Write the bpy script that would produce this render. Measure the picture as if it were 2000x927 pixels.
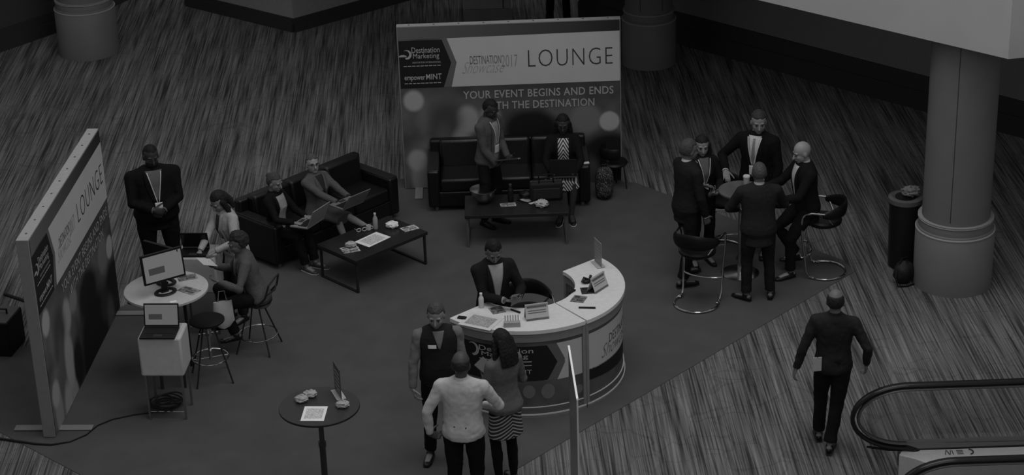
import bpy, bmesh, math, random
from mathutils import Vector, Matrix, noise
random.seed(7)
PI = math.pi
SC = bpy.context.scene
for o in list(bpy.data.objects): bpy.data.objects.remove(o)
COL = SC.collection
V3 = Vector

# ------------------------------------------------------------ camera
CAM_H, PITCH, ROLL, FPX = 10.2, math.radians(24.3), math.radians(1.94), 4000.0
_F = V3((0, math.cos(PITCH), -math.sin(PITCH)))
_R0 = V3((1, 0, 0)); _U0 = V3((0, math.sin(PITCH), math.cos(PITCH)))
_R = math.cos(ROLL)*_R0 - math.sin(ROLL)*_U0
_U = math.sin(ROLL)*_R0 + math.cos(ROLL)*_U0
cd = bpy.data.cameras.new('camera'); cam = bpy.data.objects.new('camera', cd); COL.objects.link(cam)
cd.sensor_width = 36; cd.lens = FPX/2000*36; cd.clip_end = 200
m = Matrix((( _R.x, _U.x, -_F.x, 0), (_R.y, _U.y, -_F.y, 0), (_R.z, _U.z, -_F.z, CAM_H), (0, 0, 0, 1)))
cam.matrix_world = m
SC.camera = cam

# ------------------------------------------------------------ world, lights, exposure
w = bpy.data.worlds.new('world'); SC.world = w; w.use_nodes = True
w.node_tree.nodes['Background'].inputs[0].default_value = (1, 1, 1, 1)
w.node_tree.nodes['Background'].inputs[1].default_value = 0.40
def area(name, loc, size, energy, target=None, sy=None):
    l = bpy.data.lights.new(name, 'AREA'); l.energy = energy; l.size = size; l.shape = 'RECTANGLE'; l.size_y = sy or size
    o = bpy.data.objects.new(name, l); COL.objects.link(o); o.location = loc
    if target:
        o.rotation_euler = (V3(target)-V3(loc)).to_track_quat('-Z', 'Y').to_euler()
    return o
area('atrium_skylight', (1.5, 17.5, 11), 7.0, 900)
area('atrium_front_light', (2.5, 9, 9), 5.0, 340, (1.5, 19, 0))
area('atrium_left_light', (-6, 22, 9), 5.0, 150)
for x_, y_ in ((5.5, 19.45), (5.75, 19.65)):  # unseen spots added to throw two soft glows onto the fascia
    sl_ = bpy.data.lights.new('fascia_glow_spot', 'SPOT'); sl_.energy = 26; sl_.spot_size = math.radians(9); sl_.spot_blend = 1; sl_.shadow_soft_size = .03
    so_ = bpy.data.objects.new('fascia_glow_spot', sl_); COL.objects.link(so_); so_.location = (x_, y_-.9, 5.6)
    so_.rotation_euler = (V3((x_-.25, 20.0, 3.45 if x_ < 5.6 else 3.95))-so_.location).to_track_quat('-Z', 'Y').to_euler()
area('under_slab_fill', (3.6, 24.6, 2.96), 3.0, 14)  # added fill, out of view, lifts the dark floor beneath the slab
SC.view_settings.view_transform = 'Standard'; SC.view_settings.look = 'None'
SC.view_settings.gamma = 1; SC.view_settings.use_curve_mapping = False
SC.view_settings.exposure = -1.0

# ------------------------------------------------------------ materials
def lin(v):
    v = v/255.0
    return v/12.92 if v <= .04045 else ((v+.055)/1.055)**2.4
_mats = {}
def mat(a, rough=.6, metal=0, nz=.05, bump=0, scale=20, name=None, spec=.25):
    """plain procedural grey: albedo a with a little noise"""
    key = (round(a, 4), rough, metal, nz, bump, scale, spec)
    if key in _mats: return _mats[key]
    mt = bpy.data.materials.new(name or 'grey_%d' % int(a*1000)); mt.use_nodes = True
    nt = mt.node_tree; b = nt.nodes['Principled BSDF']
    tc = nt.nodes.new('ShaderNodeTexCoord'); n = nt.nodes.new('ShaderNodeTexNoise'); n.inputs['Scale'].default_value = scale
    n.inputs['Detail'].default_value = 4
    nt.links.new(tc.outputs['Object'], n.inputs['Vector'])
    r = nt.nodes.new('ShaderNodeMapRange'); r.inputs['To Min'].default_value = a*(1-nz); r.inputs['To Max'].default_value = a*(1+nz)
    r.inputs['From Min'].default_value = .3; r.inputs['From Max'].default_value = .7
    nt.links.new(n.outputs['Fac'], r.inputs['Value'])
    nt.links.new(r.outputs[0], b.inputs['Base Color'])
    b.inputs['Roughness'].default_value = rough; b.inputs['Metallic'].default_value = metal
    b.inputs['Specular IOR Level'].default_value = spec
    if bump:
        bp = nt.nodes.new('ShaderNodeBump'); bp.inputs['Strength'].default_value = bump; bp.inputs['Distance'].default_value = .01
        nt.links.new(n.outputs['Fac'], bp.inputs['Height']); nt.links.new(bp.outputs[0], b.inputs['Normal'])
    _mats[key] = mt
    return mt
BLACK = mat(.006, .45); LEATHER = mat(.006, .36, 0, .15, .15, 60, spec=.4); DARKMETAL = mat(.02, .35)
CHROME = mat(.6, .16, 1); WHITEP = mat(.43, .4); GLOSSW = mat(.78, .35); PAPER = mat(.75, .8); STEEL = mat(.42, .3, 1)
GREYFRAME = mat(.20, .45); SCREENK = mat(.01, .2)
def emis(v, strength=1, name='screen_light'):
    mt = bpy.data.materials.new(name); mt.use_nodes = True; nt = mt.node_tree; b = nt.nodes['Principled BSDF']
    b.inputs['Base Color'].default_value = (.02,)*3+(1,); b.inputs['Emission Color'].default_value = (v, v, v, 1)
    b.inputs['Emission Strength'].default_value = strength; b.inputs['Roughness'].default_value = .3
    return mt
def glassmat():
    mt = bpy.data.materials.new('clear_glass'); mt.use_nodes = True; nt = mt.node_tree
    out = nt.nodes['Material Output']; nt.nodes.remove(nt.nodes['Principled BSDF'])
    t = nt.nodes.new('ShaderNodeBsdfTransparent'); t.inputs[0].default_value = (.86, .86, .86, 1)
    g = nt.nodes.new('ShaderNodeBsdfGlossy'); g.inputs['Roughness'].default_value = .05
    f = nt.nodes.new('ShaderNodeFresnel'); f.inputs[0].default_value = 1.45; mx = nt.nodes.new('ShaderNodeMixShader')
    nt.links.new(f.outputs[0], mx.inputs[0]); nt.links.new(t.outputs[0], mx.inputs[1]); nt.links.new(g.outputs[0], mx.inputs[2])
    nt.links.new(mx.outputs[0], out.inputs[0])
    return mt
GLASS = glassmat()
def stripemat(name, a, b_, scale, axis='Z', rough=.7, ratio=.5, zig=False):
    mt = bpy.data.materials.new(name); mt.use_nodes = True; nt = mt.node_tree; b = nt.nodes['Principled BSDF']
    tc = nt.nodes.new('ShaderNodeTexCoord'); wv = nt.nodes.new('ShaderNodeTexWave'); wv.bands_direction = axis
    wv.inputs['Scale'].default_value = scale
    src = tc.outputs['Object']
    if zig:
        sp = nt.nodes.new('ShaderNodeSeparateXYZ'); nt.links.new(src, sp.inputs[0])
        ab = nt.nodes.new('ShaderNodeMath'); ab.operation = 'ABSOLUTE'; nt.links.new(sp.outputs[0], ab.inputs[0])
        ml = nt.nodes.new('ShaderNodeMath'); ml.operation = 'MULTIPLY'; ml.inputs[1].default_value = zig; nt.links.new(ab.outputs[0], ml.inputs[0])
        ad = nt.nodes.new('ShaderNodeMath'); ad.operation = 'ADD'; nt.links.new(sp.outputs[2], ad.inputs[0]); nt.links.new(ml.outputs[0], ad.inputs[1])
        cb = nt.nodes.new('ShaderNodeCombineXYZ'); nt.links.new(ad.outputs[0], cb.inputs[2]); src = cb.outputs[0]
    nt.links.new(src, wv.inputs['Vector'])
    cr = nt.nodes.new('ShaderNodeValToRGB'); cr.color_ramp.interpolation = 'CONSTANT'
    cr.color_ramp.elements[0].color = (a, a, a, 1); cr.color_ramp.elements[1].color = (b_, b_, b_, 1); cr.color_ramp.elements[1].position = ratio
    nt.links.new(wv.outputs['Fac'], cr.inputs[0]); nt.links.new(cr.outputs[0], b.inputs['Base Color'])
    b.inputs['Roughness'].default_value = rough
    return mt

# ------------------------------------------------------------ mesh helpers
class MB:
    def __init__(s): s.v = []; s.f = []
    def add(s, v, f, M=None):
        n = len(s.v)
        s.v += [(M @ V3(p)) if M else V3(p) for p in v]
        s.f += [tuple(i+n for i in q) for q in f]
        return s
    def box(s, c, d, rz=0, M=None):
        x, y, z = [k/2 for k in d]
        v = [(sx*x, sy*y, sz*z) for sx in (-1, 1) for sy in (-1, 1) for sz in (-1, 1)]
        f = [(0, 1, 3, 2), (4, 6, 7, 5), (0, 4, 5, 1), (2, 3, 7, 6), (0, 2, 6, 4), (1, 5, 7, 3)]
        T = Matrix.Translation(c) @ Matrix.Rotation(rz, 4, 'Z')
        return s.add(v, f, (M @ T) if M else T)
    def prism(s, poly, z0, z1, M=None):
        n = len(poly)
        v = [(p[0], p[1], z0) for p in poly]+[(p[0], p[1], z1) for p in poly]
        f = [tuple(reversed(range(n))), tuple(range(n, 2*n))]+[(i, (i+1) % n, n+(i+1) % n, n+i) for i in range(n)]
        return s.add(v, f, M)
    def lathe(s, prof, c=(0, 0, 0), seg=32, M=None):
        v = []; f = []
        for r, z in prof:
            for k in range(seg):
                a = 2*PI*k/seg; v.append((c[0]+max(r, 1e-4)*math.cos(a), c[1]+max(r, 1e-4)*math.sin(a), c[2]+z))
        for i in range(len(prof)-1):
            for k in range(seg):
                f.append((i*seg+k, i*seg+(k+1) % seg, (i+1)*seg+(k+1) % seg, (i+1)*seg+k))
        n = len(prof)
        f.append(tuple(reversed(range(seg)))); f.append(tuple(range((n-1)*seg, n*seg)))
        return s.add(v, f, M)
    def tube(s, pts, rad, seg=10, hint=None, caps=True, rnd=False):
        """pts path; rad: number or (rx, ry) or list of those; hint: direction of rx"""
        pts = [V3(p) for p in pts]; n = len(pts)
        if not isinstance(rad, list): rad = [rad]*n
        rad = [(r if isinstance(r, tuple) else (r, r)) for r in rad]
        v = []; f = []
        T0 = (pts[1]-pts[0]).normalized()
        X = V3(hint) if hint is not None else (V3((0, 0, 1)) if abs(T0.z) < .9 else V3((1, 0, 0)))
        rings = []
        for i in range(n):
            if i == 0: T = pts[1]-pts[0]
            elif i == n-1: T = pts[-1]-pts[-2]
            else: T = (pts[i]-pts[i-1]).normalized()+(pts[i+1]-pts[i]).normalized()
            if T.length < 1e-9: T = pts[i]-pts[i-1]
            T.normalize()
            hx = V3(hint) if hint is not None else X
            Xi = hx-T*hx.dot(T)
            if Xi.length < 1e-4: Xi = T.orthogonal()
            Xi.normalize(); X = Xi; Y = T.cross(Xi)
            rings.append((pts[i], Xi, Y, T, rad[i]))
        if rnd:
            def capr(R, sgn):
                p, X_, Y_, T, r = R; m_ = min(r); out = []
                for a in (25, 50, 75):
                    a = math.radians(a)
                    out.append((p+T*sgn*m_*math.sin(a), X_, Y_, T, (max(r[0]*math.cos(a), r[0]-m_*(1-math.cos(a))) if False else r[0]*math.cos(a), r[1]*math.cos(a))))
                return out
            rings = list(reversed(capr(rings[0], -1)))+rings+capr(rings[-1], 1)
        for p, X_, Y_, T, r in rings:
            for k in range(seg):
                a = 2*PI*k/seg
                v.append(p+X_*r[0]*math.cos(a)+Y_*r[1]*math.sin(a))
        n = len(rings)
        for i in range(n-1):
            for k in range(seg):
                f.append((i*seg+k, i*seg+(k+1) % seg, (i+1)*seg+(k+1) % seg, (i+1)*seg+k))
        if caps:
            f.append(tuple(reversed(range(seg)))); f.append(tuple(range((n-1)*seg, n*seg)))
        return s.add(v, f)
    def ell(s, c, r, M=None, seg=16, rings=10, fn=None):
        v = []; f = []
        for i in range(rings+1):
            th = PI*i/rings
            for k in range(seg):
                a = 2*PI*k/seg
                d = V3((math.sin(th)*math.cos(a), math.sin(th)*math.sin(a), math.cos(th)))
                q = 1.0 if fn is None else fn(d)
                v.append(V3((d.x*r[0]*q, d.y*r[1]*q, d.z*r[2]*q)))
        for i in range(rings):
            for k in range(seg):
                f.append((i*seg+k, (i+1)*seg+k, (i+1)*seg+(k+1) % seg, i*seg+(k+1) % seg))
        T = Matrix.Translation(c)
        if M is not None: T = T @ M
        return s.add(v, f, T)
    def obj(s, name, m, parent=None, smooth=True, bevel=0, loc=None, rz=0, voxel=0, sm=0, disp=0, dsize=.08, solid=0, merge=True, angle=35):
        me = bpy.data.meshes.new(name)
        me.from_pydata([tuple(p) for p in s.v], [], s.f)
        bm = bmesh.new(); bm.from_mesh(me)
        if merge: bmesh.ops.remove_doubles(bm, verts=bm.verts, dist=1e-5)
        bmesh.ops.recalc_face_normals(bm, faces=bm.faces); bm.to_mesh(me); bm.free()
        me.materials.append(m)
        if smooth:
            me.polygons.foreach_set('use_smooth', [True]*len(me.polygons))
            if not voxel:
                try: me.set_sharp_from_angle(angle=math.radians(angle))
                except Exception: pass
        o = bpy.data.objects.new(name, me); COL.objects.link(o)
        if parent: o.parent = parent
        if loc: o.location = loc
        if rz: o.rotation_euler = (0, 0, rz)
        if solid:
            md = o.modifiers.new('solid', 'SOLIDIFY'); md.thickness = solid; md.offset = 0
        if bevel:
            md = o.modifiers.new('bevel', 'BEVEL'); md.width = bevel; md.segments = 3; md.limit_method = 'ANGLE'; md.angle_limit = math.radians(40)
        if voxel:
            md = o.modifiers.new('remesh', 'REMESH'); md.mode = 'VOXEL'; md.voxel_size = voxel; md.use_smooth_shade = True
        if sm:
            md = o.modifiers.new('smooth', 'SMOOTH'); md.iterations = sm; md.factor = .5
        if disp:
            md = o.modifiers.new('folds', 'DISPLACE'); md.texture = clouds(dsize); md.strength = disp; md.mid_level = .5
            md.texture_coords = 'LOCAL'
        return o
_cl = {}
def clouds(sz):
    if sz not in _cl:
        t = bpy.data.textures.new('folds', 'CLOUDS'); t.noise_scale = sz; t.noise_depth = 1; _cl[sz] = t
    return _cl[sz]
def tag(o, label=None, cat=None, group=None, kind=None):
    if label: o['label'] = label
    if cat: o['category'] = cat
    if group: o['group'] = group
    if kind: o['kind'] = kind
    return o
def thing(name, label, cat, loc=(0, 0, 0), rz=0, group=None):
    o = bpy.data.objects.new(name, None); COL.objects.link(o); o.location = loc; o.rotation_euler = (0, 0, rz)
    o.empty_display_size = .1
    return tag(o, label, cat, group)
def struct(mb, name, m, **k):
    o = mb.obj(name, m, **k); o['kind'] = 'structure'; return o
def copy_tree(o, parent=None, label=None, loc=None, rz=None):
    c = o.copy(); COL.objects.link(c); c.parent = parent
    if label: c['label'] = label
    if loc: c.location = loc
    if rz is not None: c.rotation_euler = (0, 0, rz)
    for ch in [x for x in bpy.data.objects if x.parent == o]: copy_tree(ch, c)
    return c
def rad2(fx, fy): return math.atan2(-fx, fy)
def text_geo(s, size=1, sx=1, offset=0, shear=0, spacing=1, align='LEFT', extr=0):
    cu = bpy.data.curves.new('t', 'FONT'); cu.body = s; cu.size = size; cu.offset = offset; cu.shear = shear; cu.space_character = spacing
    cu.align_x = align; cu.resolution_u = 3; cu.extrude = extr
    o = bpy.data.objects.new('t', cu); COL.objects.link(o)
    dg = bpy.context.evaluated_depsgraph_get(); me = bpy.data.meshes.new_from_object(o.evaluated_get(dg))
    v = [V3((p.co.x*sx, p.co.y, p.co.z)) for p in me.vertices]; f = [tuple(p.vertices) for p in me.polygons]
    bpy.data.objects.remove(o); bpy.data.curves.remove(cu); bpy.data.meshes.remove(me)
    return v, f

# ------------------------------------------------------------ setting
def carpetmat():
    mt = bpy.data.materials.new('striped_carpet'); mt.use_nodes = True; nt = mt.node_tree; b = nt.nodes['Principled BSDF']
    N = nt.nodes.new; L = nt.links.new
    tc = N('ShaderNodeTexCoord'); mp = N('ShaderNodeMapping'); mp.inputs['Rotation'].default_value = (0, 0, math.radians(-1.5))
    L(tc.outputs['Object'], mp.inputs[0])
    def ns(sc, det, rough=.5):
        m2 = N('ShaderNodeMapping'); m2.inputs['Scale'].default_value = sc; L(mp.outputs[0], m2.inputs[0])
        n = N('ShaderNodeTexNoise'); n.inputs['Scale'].default_value = 1; n.inputs['Detail'].default_value = det; n.inputs['Roughness'].default_value = rough
        L(m2.outputs[0], n.inputs['Vector']); return n.outputs['Fac']
    def mth(op, a, c, clamp=False):
        n = N('ShaderNodeMath'); n.operation = op; n.use_clamp = clamp
        for i, q in enumerate((a, c)):
            if isinstance(q, (int, float)): n.inputs[i].default_value = q
            else: L(q, n.inputs[i])
        return n.outputs[0]
    fine = ns((55, .9, 1), 1, .6); mid = ns((9, .45, 1), 2); big = ns((1.3, .5, 1), 2)
    s1 = mth('MULTIPLY', mth('SUBTRACT', fine, .5), 3.2); s2 = mth('MULTIPLY', mth('SUBTRACT', mid, .5), 2.0); s3 = mth('MULTIPLY', mth('SUBTRACT', big, .5), .6)
    tot = mth('ADD', mth('ADD', s1, s2), mth('ADD', s3, 1.0))
    # fine wandering lines of the pattern
    wn = N('ShaderNodeTexNoise'); wn.inputs['Scale'].default_value = 2.5; wn.inputs['Detail'].default_value = 2; L(mp.outputs[0], wn.inputs['Vector'])
    va = N('ShaderNodeVectorMath'); va.operation = 'MULTIPLY_ADD'; va.inputs[1].default_value = (.5, .5, 0); L(wn.outputs['Color'], va.inputs[0]); L(mp.outputs[0], va.inputs[2])
    vo = N('ShaderNodeTexVoronoi'); vo.feature = 'DISTANCE_TO_EDGE'; vo.inputs['Scale'].default_value = 2.6; L(va.outputs[0], vo.inputs['Vector'])
    ln = N('ShaderNodeMapRange'); ln.inputs['From Min'].default_value = .012; ln.inputs['From Max'].default_value = .03; ln.inputs['To Min'].default_value = .82; ln.inputs['To Max'].default_value = 1
    L(vo.outputs['Distance'], ln.inputs['Value'])
    tot = mth('MULTIPLY', tot, ln.outputs[0])
    tot = mth('MAXIMUM', tot, .3)
    col = mth('MULTIPLY', tot, .112)
    L(col, b.inputs['Base Color']); b.inputs['Roughness'].default_value = .95; b.inputs['Specular IOR Level'].default_value = .1
    bp = N('ShaderNodeBump'); bp.inputs['Strength'].default_value = .3; bp.inputs['Distance'].default_value = .004; L(fine, bp.inputs['Height']); L(bp.outputs[0], b.inputs['Normal'])
    return mt
fl = MB(); fl.box((0, 23, -.05), (30, 34, .1)); struct(fl, 'floor', carpetmat(), smooth=False)
rug_poly = [(-5.75, 19.75), (-5.9, 18.8), (-4.22, 17.25), (-2.9, 15.6), (-1.9, 14.8), (-.9, 15.9), (-.02, 17.15), (3.93, 21.30), (3.85, 21.62), (1.6, 24.16), (-1.44, 24.55), (-4.51, 21.0)]
tag(MB().prism(rug_poly, 0, .006).obj('rug', mat(.078, .95, 0, .08, .2, 3, spec=.1), smooth=False), 'large plain grey event carpet laid over the striped floor', 'rug')

WALL = mat(.16, .6); BASEB = mat(.035, .5); COLM = mat(.135, .55, 0, .05, 0, 3)
def wallseg(nm, a, b, h, base_h, off=.35, wm=None):
    a = V3((a[0], a[1], 0)); b = V3((b[0], b[1], 0)); d = (b-a).normalized(); n = V3((-d.y, d.x, 0))   # n points behind
    w_ = MB(); w_.prism([tuple(a.xy), tuple(b.xy), tuple((b+n*off).xy), tuple((a+n*off).xy)], 0, h); struct(w_, 'wall_'+nm, wm or WALL, smooth=False)
    for k, (t, hh) in enumerate(((.05, base_h*.55), (.025, base_h))):
        p = MB(); p.prism([tuple((a-n*t).xy), tuple((b-n*t).xy), tuple((b-n*.001).xy), tuple((a-n*.001).xy)], 0, hh)
        struct(p, 'baseboard_'+nm, BASEB, smooth=False)
wallseg('right', (1.2, 31.0), (7.9, 24.2), 3.0, .5)
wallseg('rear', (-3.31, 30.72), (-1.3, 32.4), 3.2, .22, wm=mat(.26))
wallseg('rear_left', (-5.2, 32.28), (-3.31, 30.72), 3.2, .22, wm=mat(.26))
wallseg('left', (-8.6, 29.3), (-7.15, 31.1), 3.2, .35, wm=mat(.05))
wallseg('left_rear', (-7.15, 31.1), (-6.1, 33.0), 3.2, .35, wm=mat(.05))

# right balcony slab and fascia
A_ = V3((5.18, 19.95)); dA = V3((-.716, .698)).normalized()
B_ = A_+dA*13
struct(MB().prism([tuple(A_), (6.9, 20.22), (12, 21.1), (12, 32), (B_.x+2, B_.y+2), tuple(B_)], 3.02, 4.15), 'ceiling', mat(.36, .6, 0, .03, 0, 2), smooth=False)

def column(nm, label, x, y, rb, rs, hb, top, seam=None):
    t = thing('column', label, 'column', (x, y, 0)); t['kind'] = 'structure'
    p = MB(); p.lathe([(rb, 0), (rb, hb), (rb-.012, hb+.012), (rb-.012, hb+.03), (rb-.03, hb+.04), (rb-.03, hb+.13), (rb-.045, hb+.15)], seg=64)
    p.obj('base', COLM, t, angle=50)
    p = MB(); p.lathe([(rs, hb+.13), (rs, top)], seg=64); p.obj('shaft', COLM, t)
    p = MB()
    for z in (hb-.004, hb+.135):
        p.lathe([(rb-.02 if z > hb else rb-.005, z), (rb+.004-(.03 if z > hb else 0), z+.004), (rb+.004-(.03 if z > hb else 0), z+.014), (rb-.02 if z > hb else rb-.005, z+.02)], seg=64)
    p.obj('ring', mat(.26, .5), t)
    if seam is not None:
        p = MB()
        for sgn in seam:
            a = math.radians(sgn); p.box((math.cos(a)*rs, math.sin(a)*rs, (hb+.2+top)/2), (.004, .008, top-hb-.2), a)
        p.obj('seam', mat(.03), t)
    return t
column('', 'thick round grey column at the right, a dark bin standing beside it', 4.985, 20.75+.22, .44, .375, .68, 3.02, (-112, 20))
column('', 'round grey column behind the right end of the rear sign wall', 2.12, 28.75, .40, .35, .68, 3.02, (-115, -60))
column('', 'stout round column at the far left end of the floor', -6.42, 30.10, .46, .40, .72, 3.6)
t = thing('column', 'square grey column rising behind the rear sign wall', 'column', (-.26, 31.3, 0)); t['kind'] = 'structure'
MB().box((0, 0, 1.9), (.72, .72, 3.8)).obj('shaft', mat(.2, .6), t, bevel=.01); MB().box((0, 0, .1), (.78, .78, .2)).obj('base', COLM, t, bevel=.01)
MB().box((.245, -.362, 1.9), (.015, .008, 3.4)).obj('seam', BASEB, t)
# ------------------------------------------------------------ people
SKIN = {k: mat(v, .5, 0, .06, 0, 8) for k, v in dict(dark=.035, brown=.055, mid=.12, light=.20, pale=.26).items()}
EYEW = mat(.10, .4); IRIS = mat(.01, .2); LIP = {}
def rotaxes(M, v): return M @ V3(v)
def ik(a, t, l1, l2, pole):
    d = t-a; L = d.length; mx = (l1+l2)*.995
    if L > mx: t = a+d*(mx/L); d = t-a; L = mx
    L = max(L, abs(l1-l2)+.02); u = d.normalized()
    x = (l1*l1-l2*l2+L*L)/(2*L); h = math.sqrt(max(0, l1*l1-x*x))
    p = pole-u*pole.dot(u)
    if p.length < 1e-4: p = u.orthogonal()
    return a+u*x+p.normalized()*h, t

TORSO_M = [(-.09, .11, .085, -.005), (-.03, .165, .112, -.01), (.05, .162, .112, -.003), (.15, .15, .108, .004), (.24, .148, .108, .005), (.34, .165, .115, .004), (.42, .176, .112, -.002), (.475, .162, .095, -.008), (.515, .12, .078, -.012), (.545, .07, .062, -.012)]
TORSO_F = [(-.09, .12, .09, -.01), (-.03, .172, .118, -.015), (.05, .160, .11, -.005), (.15, .132, .095, .0), (.24, .130, .098, .006), (.34, .148, .122, .014), (.42, .156, .105, .002), (.475, .146, .088, -.006), (.515, .105, .07, -.012), (.545, .06, .055, -.012)]

def person(label, loc, face, h=1.75, b=1.0, sex='m', skin='mid', pelvis=(0, 0, .93), lean=0, side=0, twist=0, head=(0, 0, 0),
           rh=None, lh=None, rpole=None, lpole=None, rn=None, ln=None, rdir=None, ldir=None, curl=(.35, .35),
           rf=(.10, .02, .08), lf=(-.10, -.02, .08), rk=None, lk=None, rtoe=None, ltoe=None,
           top='suit', topc=.012, shirtc=.5, pants=.012, tie=None, lanyard=False, badge=None, hair='short', hairc=.01, shoes=.01,
           skirt=None, legs_bare=False, vneck=.30, jlen=-.16, glasses=False, beard=False, vest=None, belly=0, topmat=None, skirtmat=None, voxel=.0075, sleeve=1.0, collar=True, wide=0, pantw=1.0, socks=None):
    k = h/1.75
    root = thing('person', label, 'person', loc, rad2(*face))
    S = lambda p: V3(p)*k
    P0 = S(pelvis)
    Rt = Matrix.Rotation(math.radians(-lean), 3, 'X') @ Matrix.Rotation(math.radians(side), 3, 'Y') @ Matrix.Rotation(math.radians(twist), 3, 'Z')
    X, Y, Z = Rt @ V3((1, 0, 0)), Rt @ V3((0, 1, 0)), Rt @ V3((0, 0, 1))
    T = [(z*k, w_*k*b*(1 if z < .5 else .97/b*b), (d+(belly*max(0, 1-abs(z-.1)/.25)))*k*(b*.5+.5), (yo+belly*.6*max(0, 1-abs(z-.1)/.25))*k) for z, w_, d, yo in (TORSO_M if sex == 'm' else TORSO_F)]
    def sec(z):
        z = max(T[0][0], min(T[-1][0], z))
        for i in range(len(T)-1):
            if z <= T[i+1][0]:
                t = (z-T[i][0])/(T[i+1][0]-T[i][0]); return [T[i][j]*(1-t)+T[i+1][j]*t for j in (1, 2, 3)]
    def tp(z, x=0, y=0):      # torso point; below the waist follows an upright pelvis
        g = min(1, max(0, z/(.12*k)))
        ax = (V3((1, 0, 0))*(1-g)+X*g).normalized(); ay = (V3((0, 1, 0))*(1-g)+Y*g).normalized()
        az = Z if z > 0 else V3((0, 0, 1))
        return P0+az*z+ax*x+ay*y
    def chest(x, z, off=0):
        w_, d, yo = sec(z); w_ += .02*k; q = max(-.97, min(.97, x/w_))
        return tp(z, x, yo+d*math.sqrt(1-q*q)+off)
    def torso(mb, z0, z1, off, n=12, extra=None, seg=24):
        pts = []; rr = []
        for i in range(n+1):
            z = (z0+(z1-z0)*i/n)*k; w_, d, yo = sec(z); o = off
            if extra: o += extra(z/k)
            pts.append(tp(z, 0, yo)); rr.append((w_+o*k, d+o*k))
        mb.tube(pts, rr, seg, hint=X)
    sw = (.172 if sex == 'm' else .148)*k*b
    shR = P0+Z*.445*k+X*sw; shL = P0+Z*.445*k-X*sw
    L1, L2 = .285*k, .25*k
    wr = S(rh) if rh else shR+V3((.07*k*b, .02*k, -.51*k)); wl = S(lh) if lh else shL+V3((-.07*k*b, .02*k, -.51*k))
    elR, wr = ik(shR, wr, L1, L2, V3(rpole) if rpole else X*.6-Y*.7-Z*.5)
    elL, wl = ik(shL, wl, L1, L2, V3(lpole) if lpole else -X*.6-Y*.7-Z*.5)
    hpR = P0+V3((.088*k*b, 0, -.01)); hpL = P0+V3((-.088*k*b, 0, -.01))
    aR, aL = S(rf), S(lf)
    knR, aR = ik(hpR, aR, .425*k, .415*k, V3(rk) if rk else V3((.1, 1, .1)))
    knL, aL = ik(hpL, aL, .425*k, .415*k, V3(lk) if lk else V3((-.1, 1, .1)))
    # head frame
    yaw, pit, rol = head
    nb = P0+Z*.53*k-Y*.012*k
    Rh = Matrix.Rotation(math.radians(-lean*.4), 3, 'X') @ Matrix.Rotation(math.radians(side*.4), 3, 'Y') @ Matrix.Rotation(math.radians(yaw+twist*.5), 3, 'Z') @ Matrix.Rotation(math.radians(-pit), 3, 'X') @ Matrix.Rotation(math.radians(rol), 3, 'Y')
    hs = 1.07
    hc = nb+(Z*.3+Rh @ V3((0, .12, 1))*.7).normalized()*.137*k
    def HP(x, y, z): return hc+Rh @ (V3((x, y, z))*k*hs)
    M4 = Rh.to_4x4(); ks = k*hs
    body = MB()
    torso(body, -.08, .54, -.012, 12)
    body.tube([nb-Z*.03*k, nb+Z*.03*k, hc-Rh @ V3((0, .012, .05))*k], [(.062*k, .062*k), (.054*k, .056*k), (.05*k, .054*k)], 14, rnd=True)
    body.ell(HP(0, -.012, .022), (.076*ks, .094*ks, .095*ks), M4)
    body.ell(HP(0, .022, -.035), (.064*ks, .068*ks, .078*ks), M4)
    body.ell(HP(0, .052, -.086), (.030*ks, .030*ks, .026*ks), M4)
    body.tube([HP(0, .083, .012), HP(0, .100, -.022), HP(0, .104, -.034)], [.008*ks, .012*ks, .014*ks], 8, rnd=True)
    for sx in (-1, 1):
        body.ell(HP(sx*.075, -.008, -.012), (.010*ks, .020*ks, .032*ks), M4, 10, 8)
        body.ell(HP(sx*.032, .052, -.028), (.026*ks, .030*ks, .026*ks), M4, 10, 8)
        body.ell(HP(sx*.03, .076, .022), (.026*ks, .012*ks, .008*ks), M4, 10, 8)
    def armb(s, e, w_, off=0, end=1.0, r0=.050):
        q = e+(w_-e)*end
        return [s, s.lerp(e, .5), e, e.lerp(q, .35), q], [(r0+off)*k, (.046+off)*k, (.041+off)*k, (.039+off)*k, (.029+off)*k]
    for s, e, w_ in ((shR, elR, wr), (shL, elL, wl)):
        p, r = armb(s, e, w_, -.002 if sex == 'm' else -.009); body.tube(p, r, 12, rnd=True)
    lr = .0 if sex == 'm' else -.004
    for hp, kn, an in ((hpR, knR, aR), (hpL, knL, aL)):
        back = V3((0, -.012*k, 0))
        body.tube([hp, hp.lerp(kn, .5), kn, kn.lerp(an, .3)+back, kn.lerp(an, .7), an], [(.078+lr)*k*b**.5, (.070+lr)*k, (.052+lr)*k, (.053+lr)*k, (.040+lr)*k, .034*k], 14, rnd=True)
    # feet
    toes = []
    for an, kn, tv, sx in ((aR, knR, rtoe, 1), (aL, knL, ltoe, -1)):
        d = V3(tv) if tv else V3((sx*.15, 1, -.0)); d.normalize()
        toes.append((an, d)); dn = V3((0, 0, -1)); dn = (dn-d*dn.dot(d)).normalized()
        body.tube([an-d*.03*k+dn*.03*k, an+d*.05*k+dn*.035*k, an+d*.15*k+dn*.052*k], [(.032*k, .035*k), (.036*k, .032*k), (.036*k, .018*k)], 12, hint=d.cross(dn), rnd=True)
    # hands
    HN = []
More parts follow.
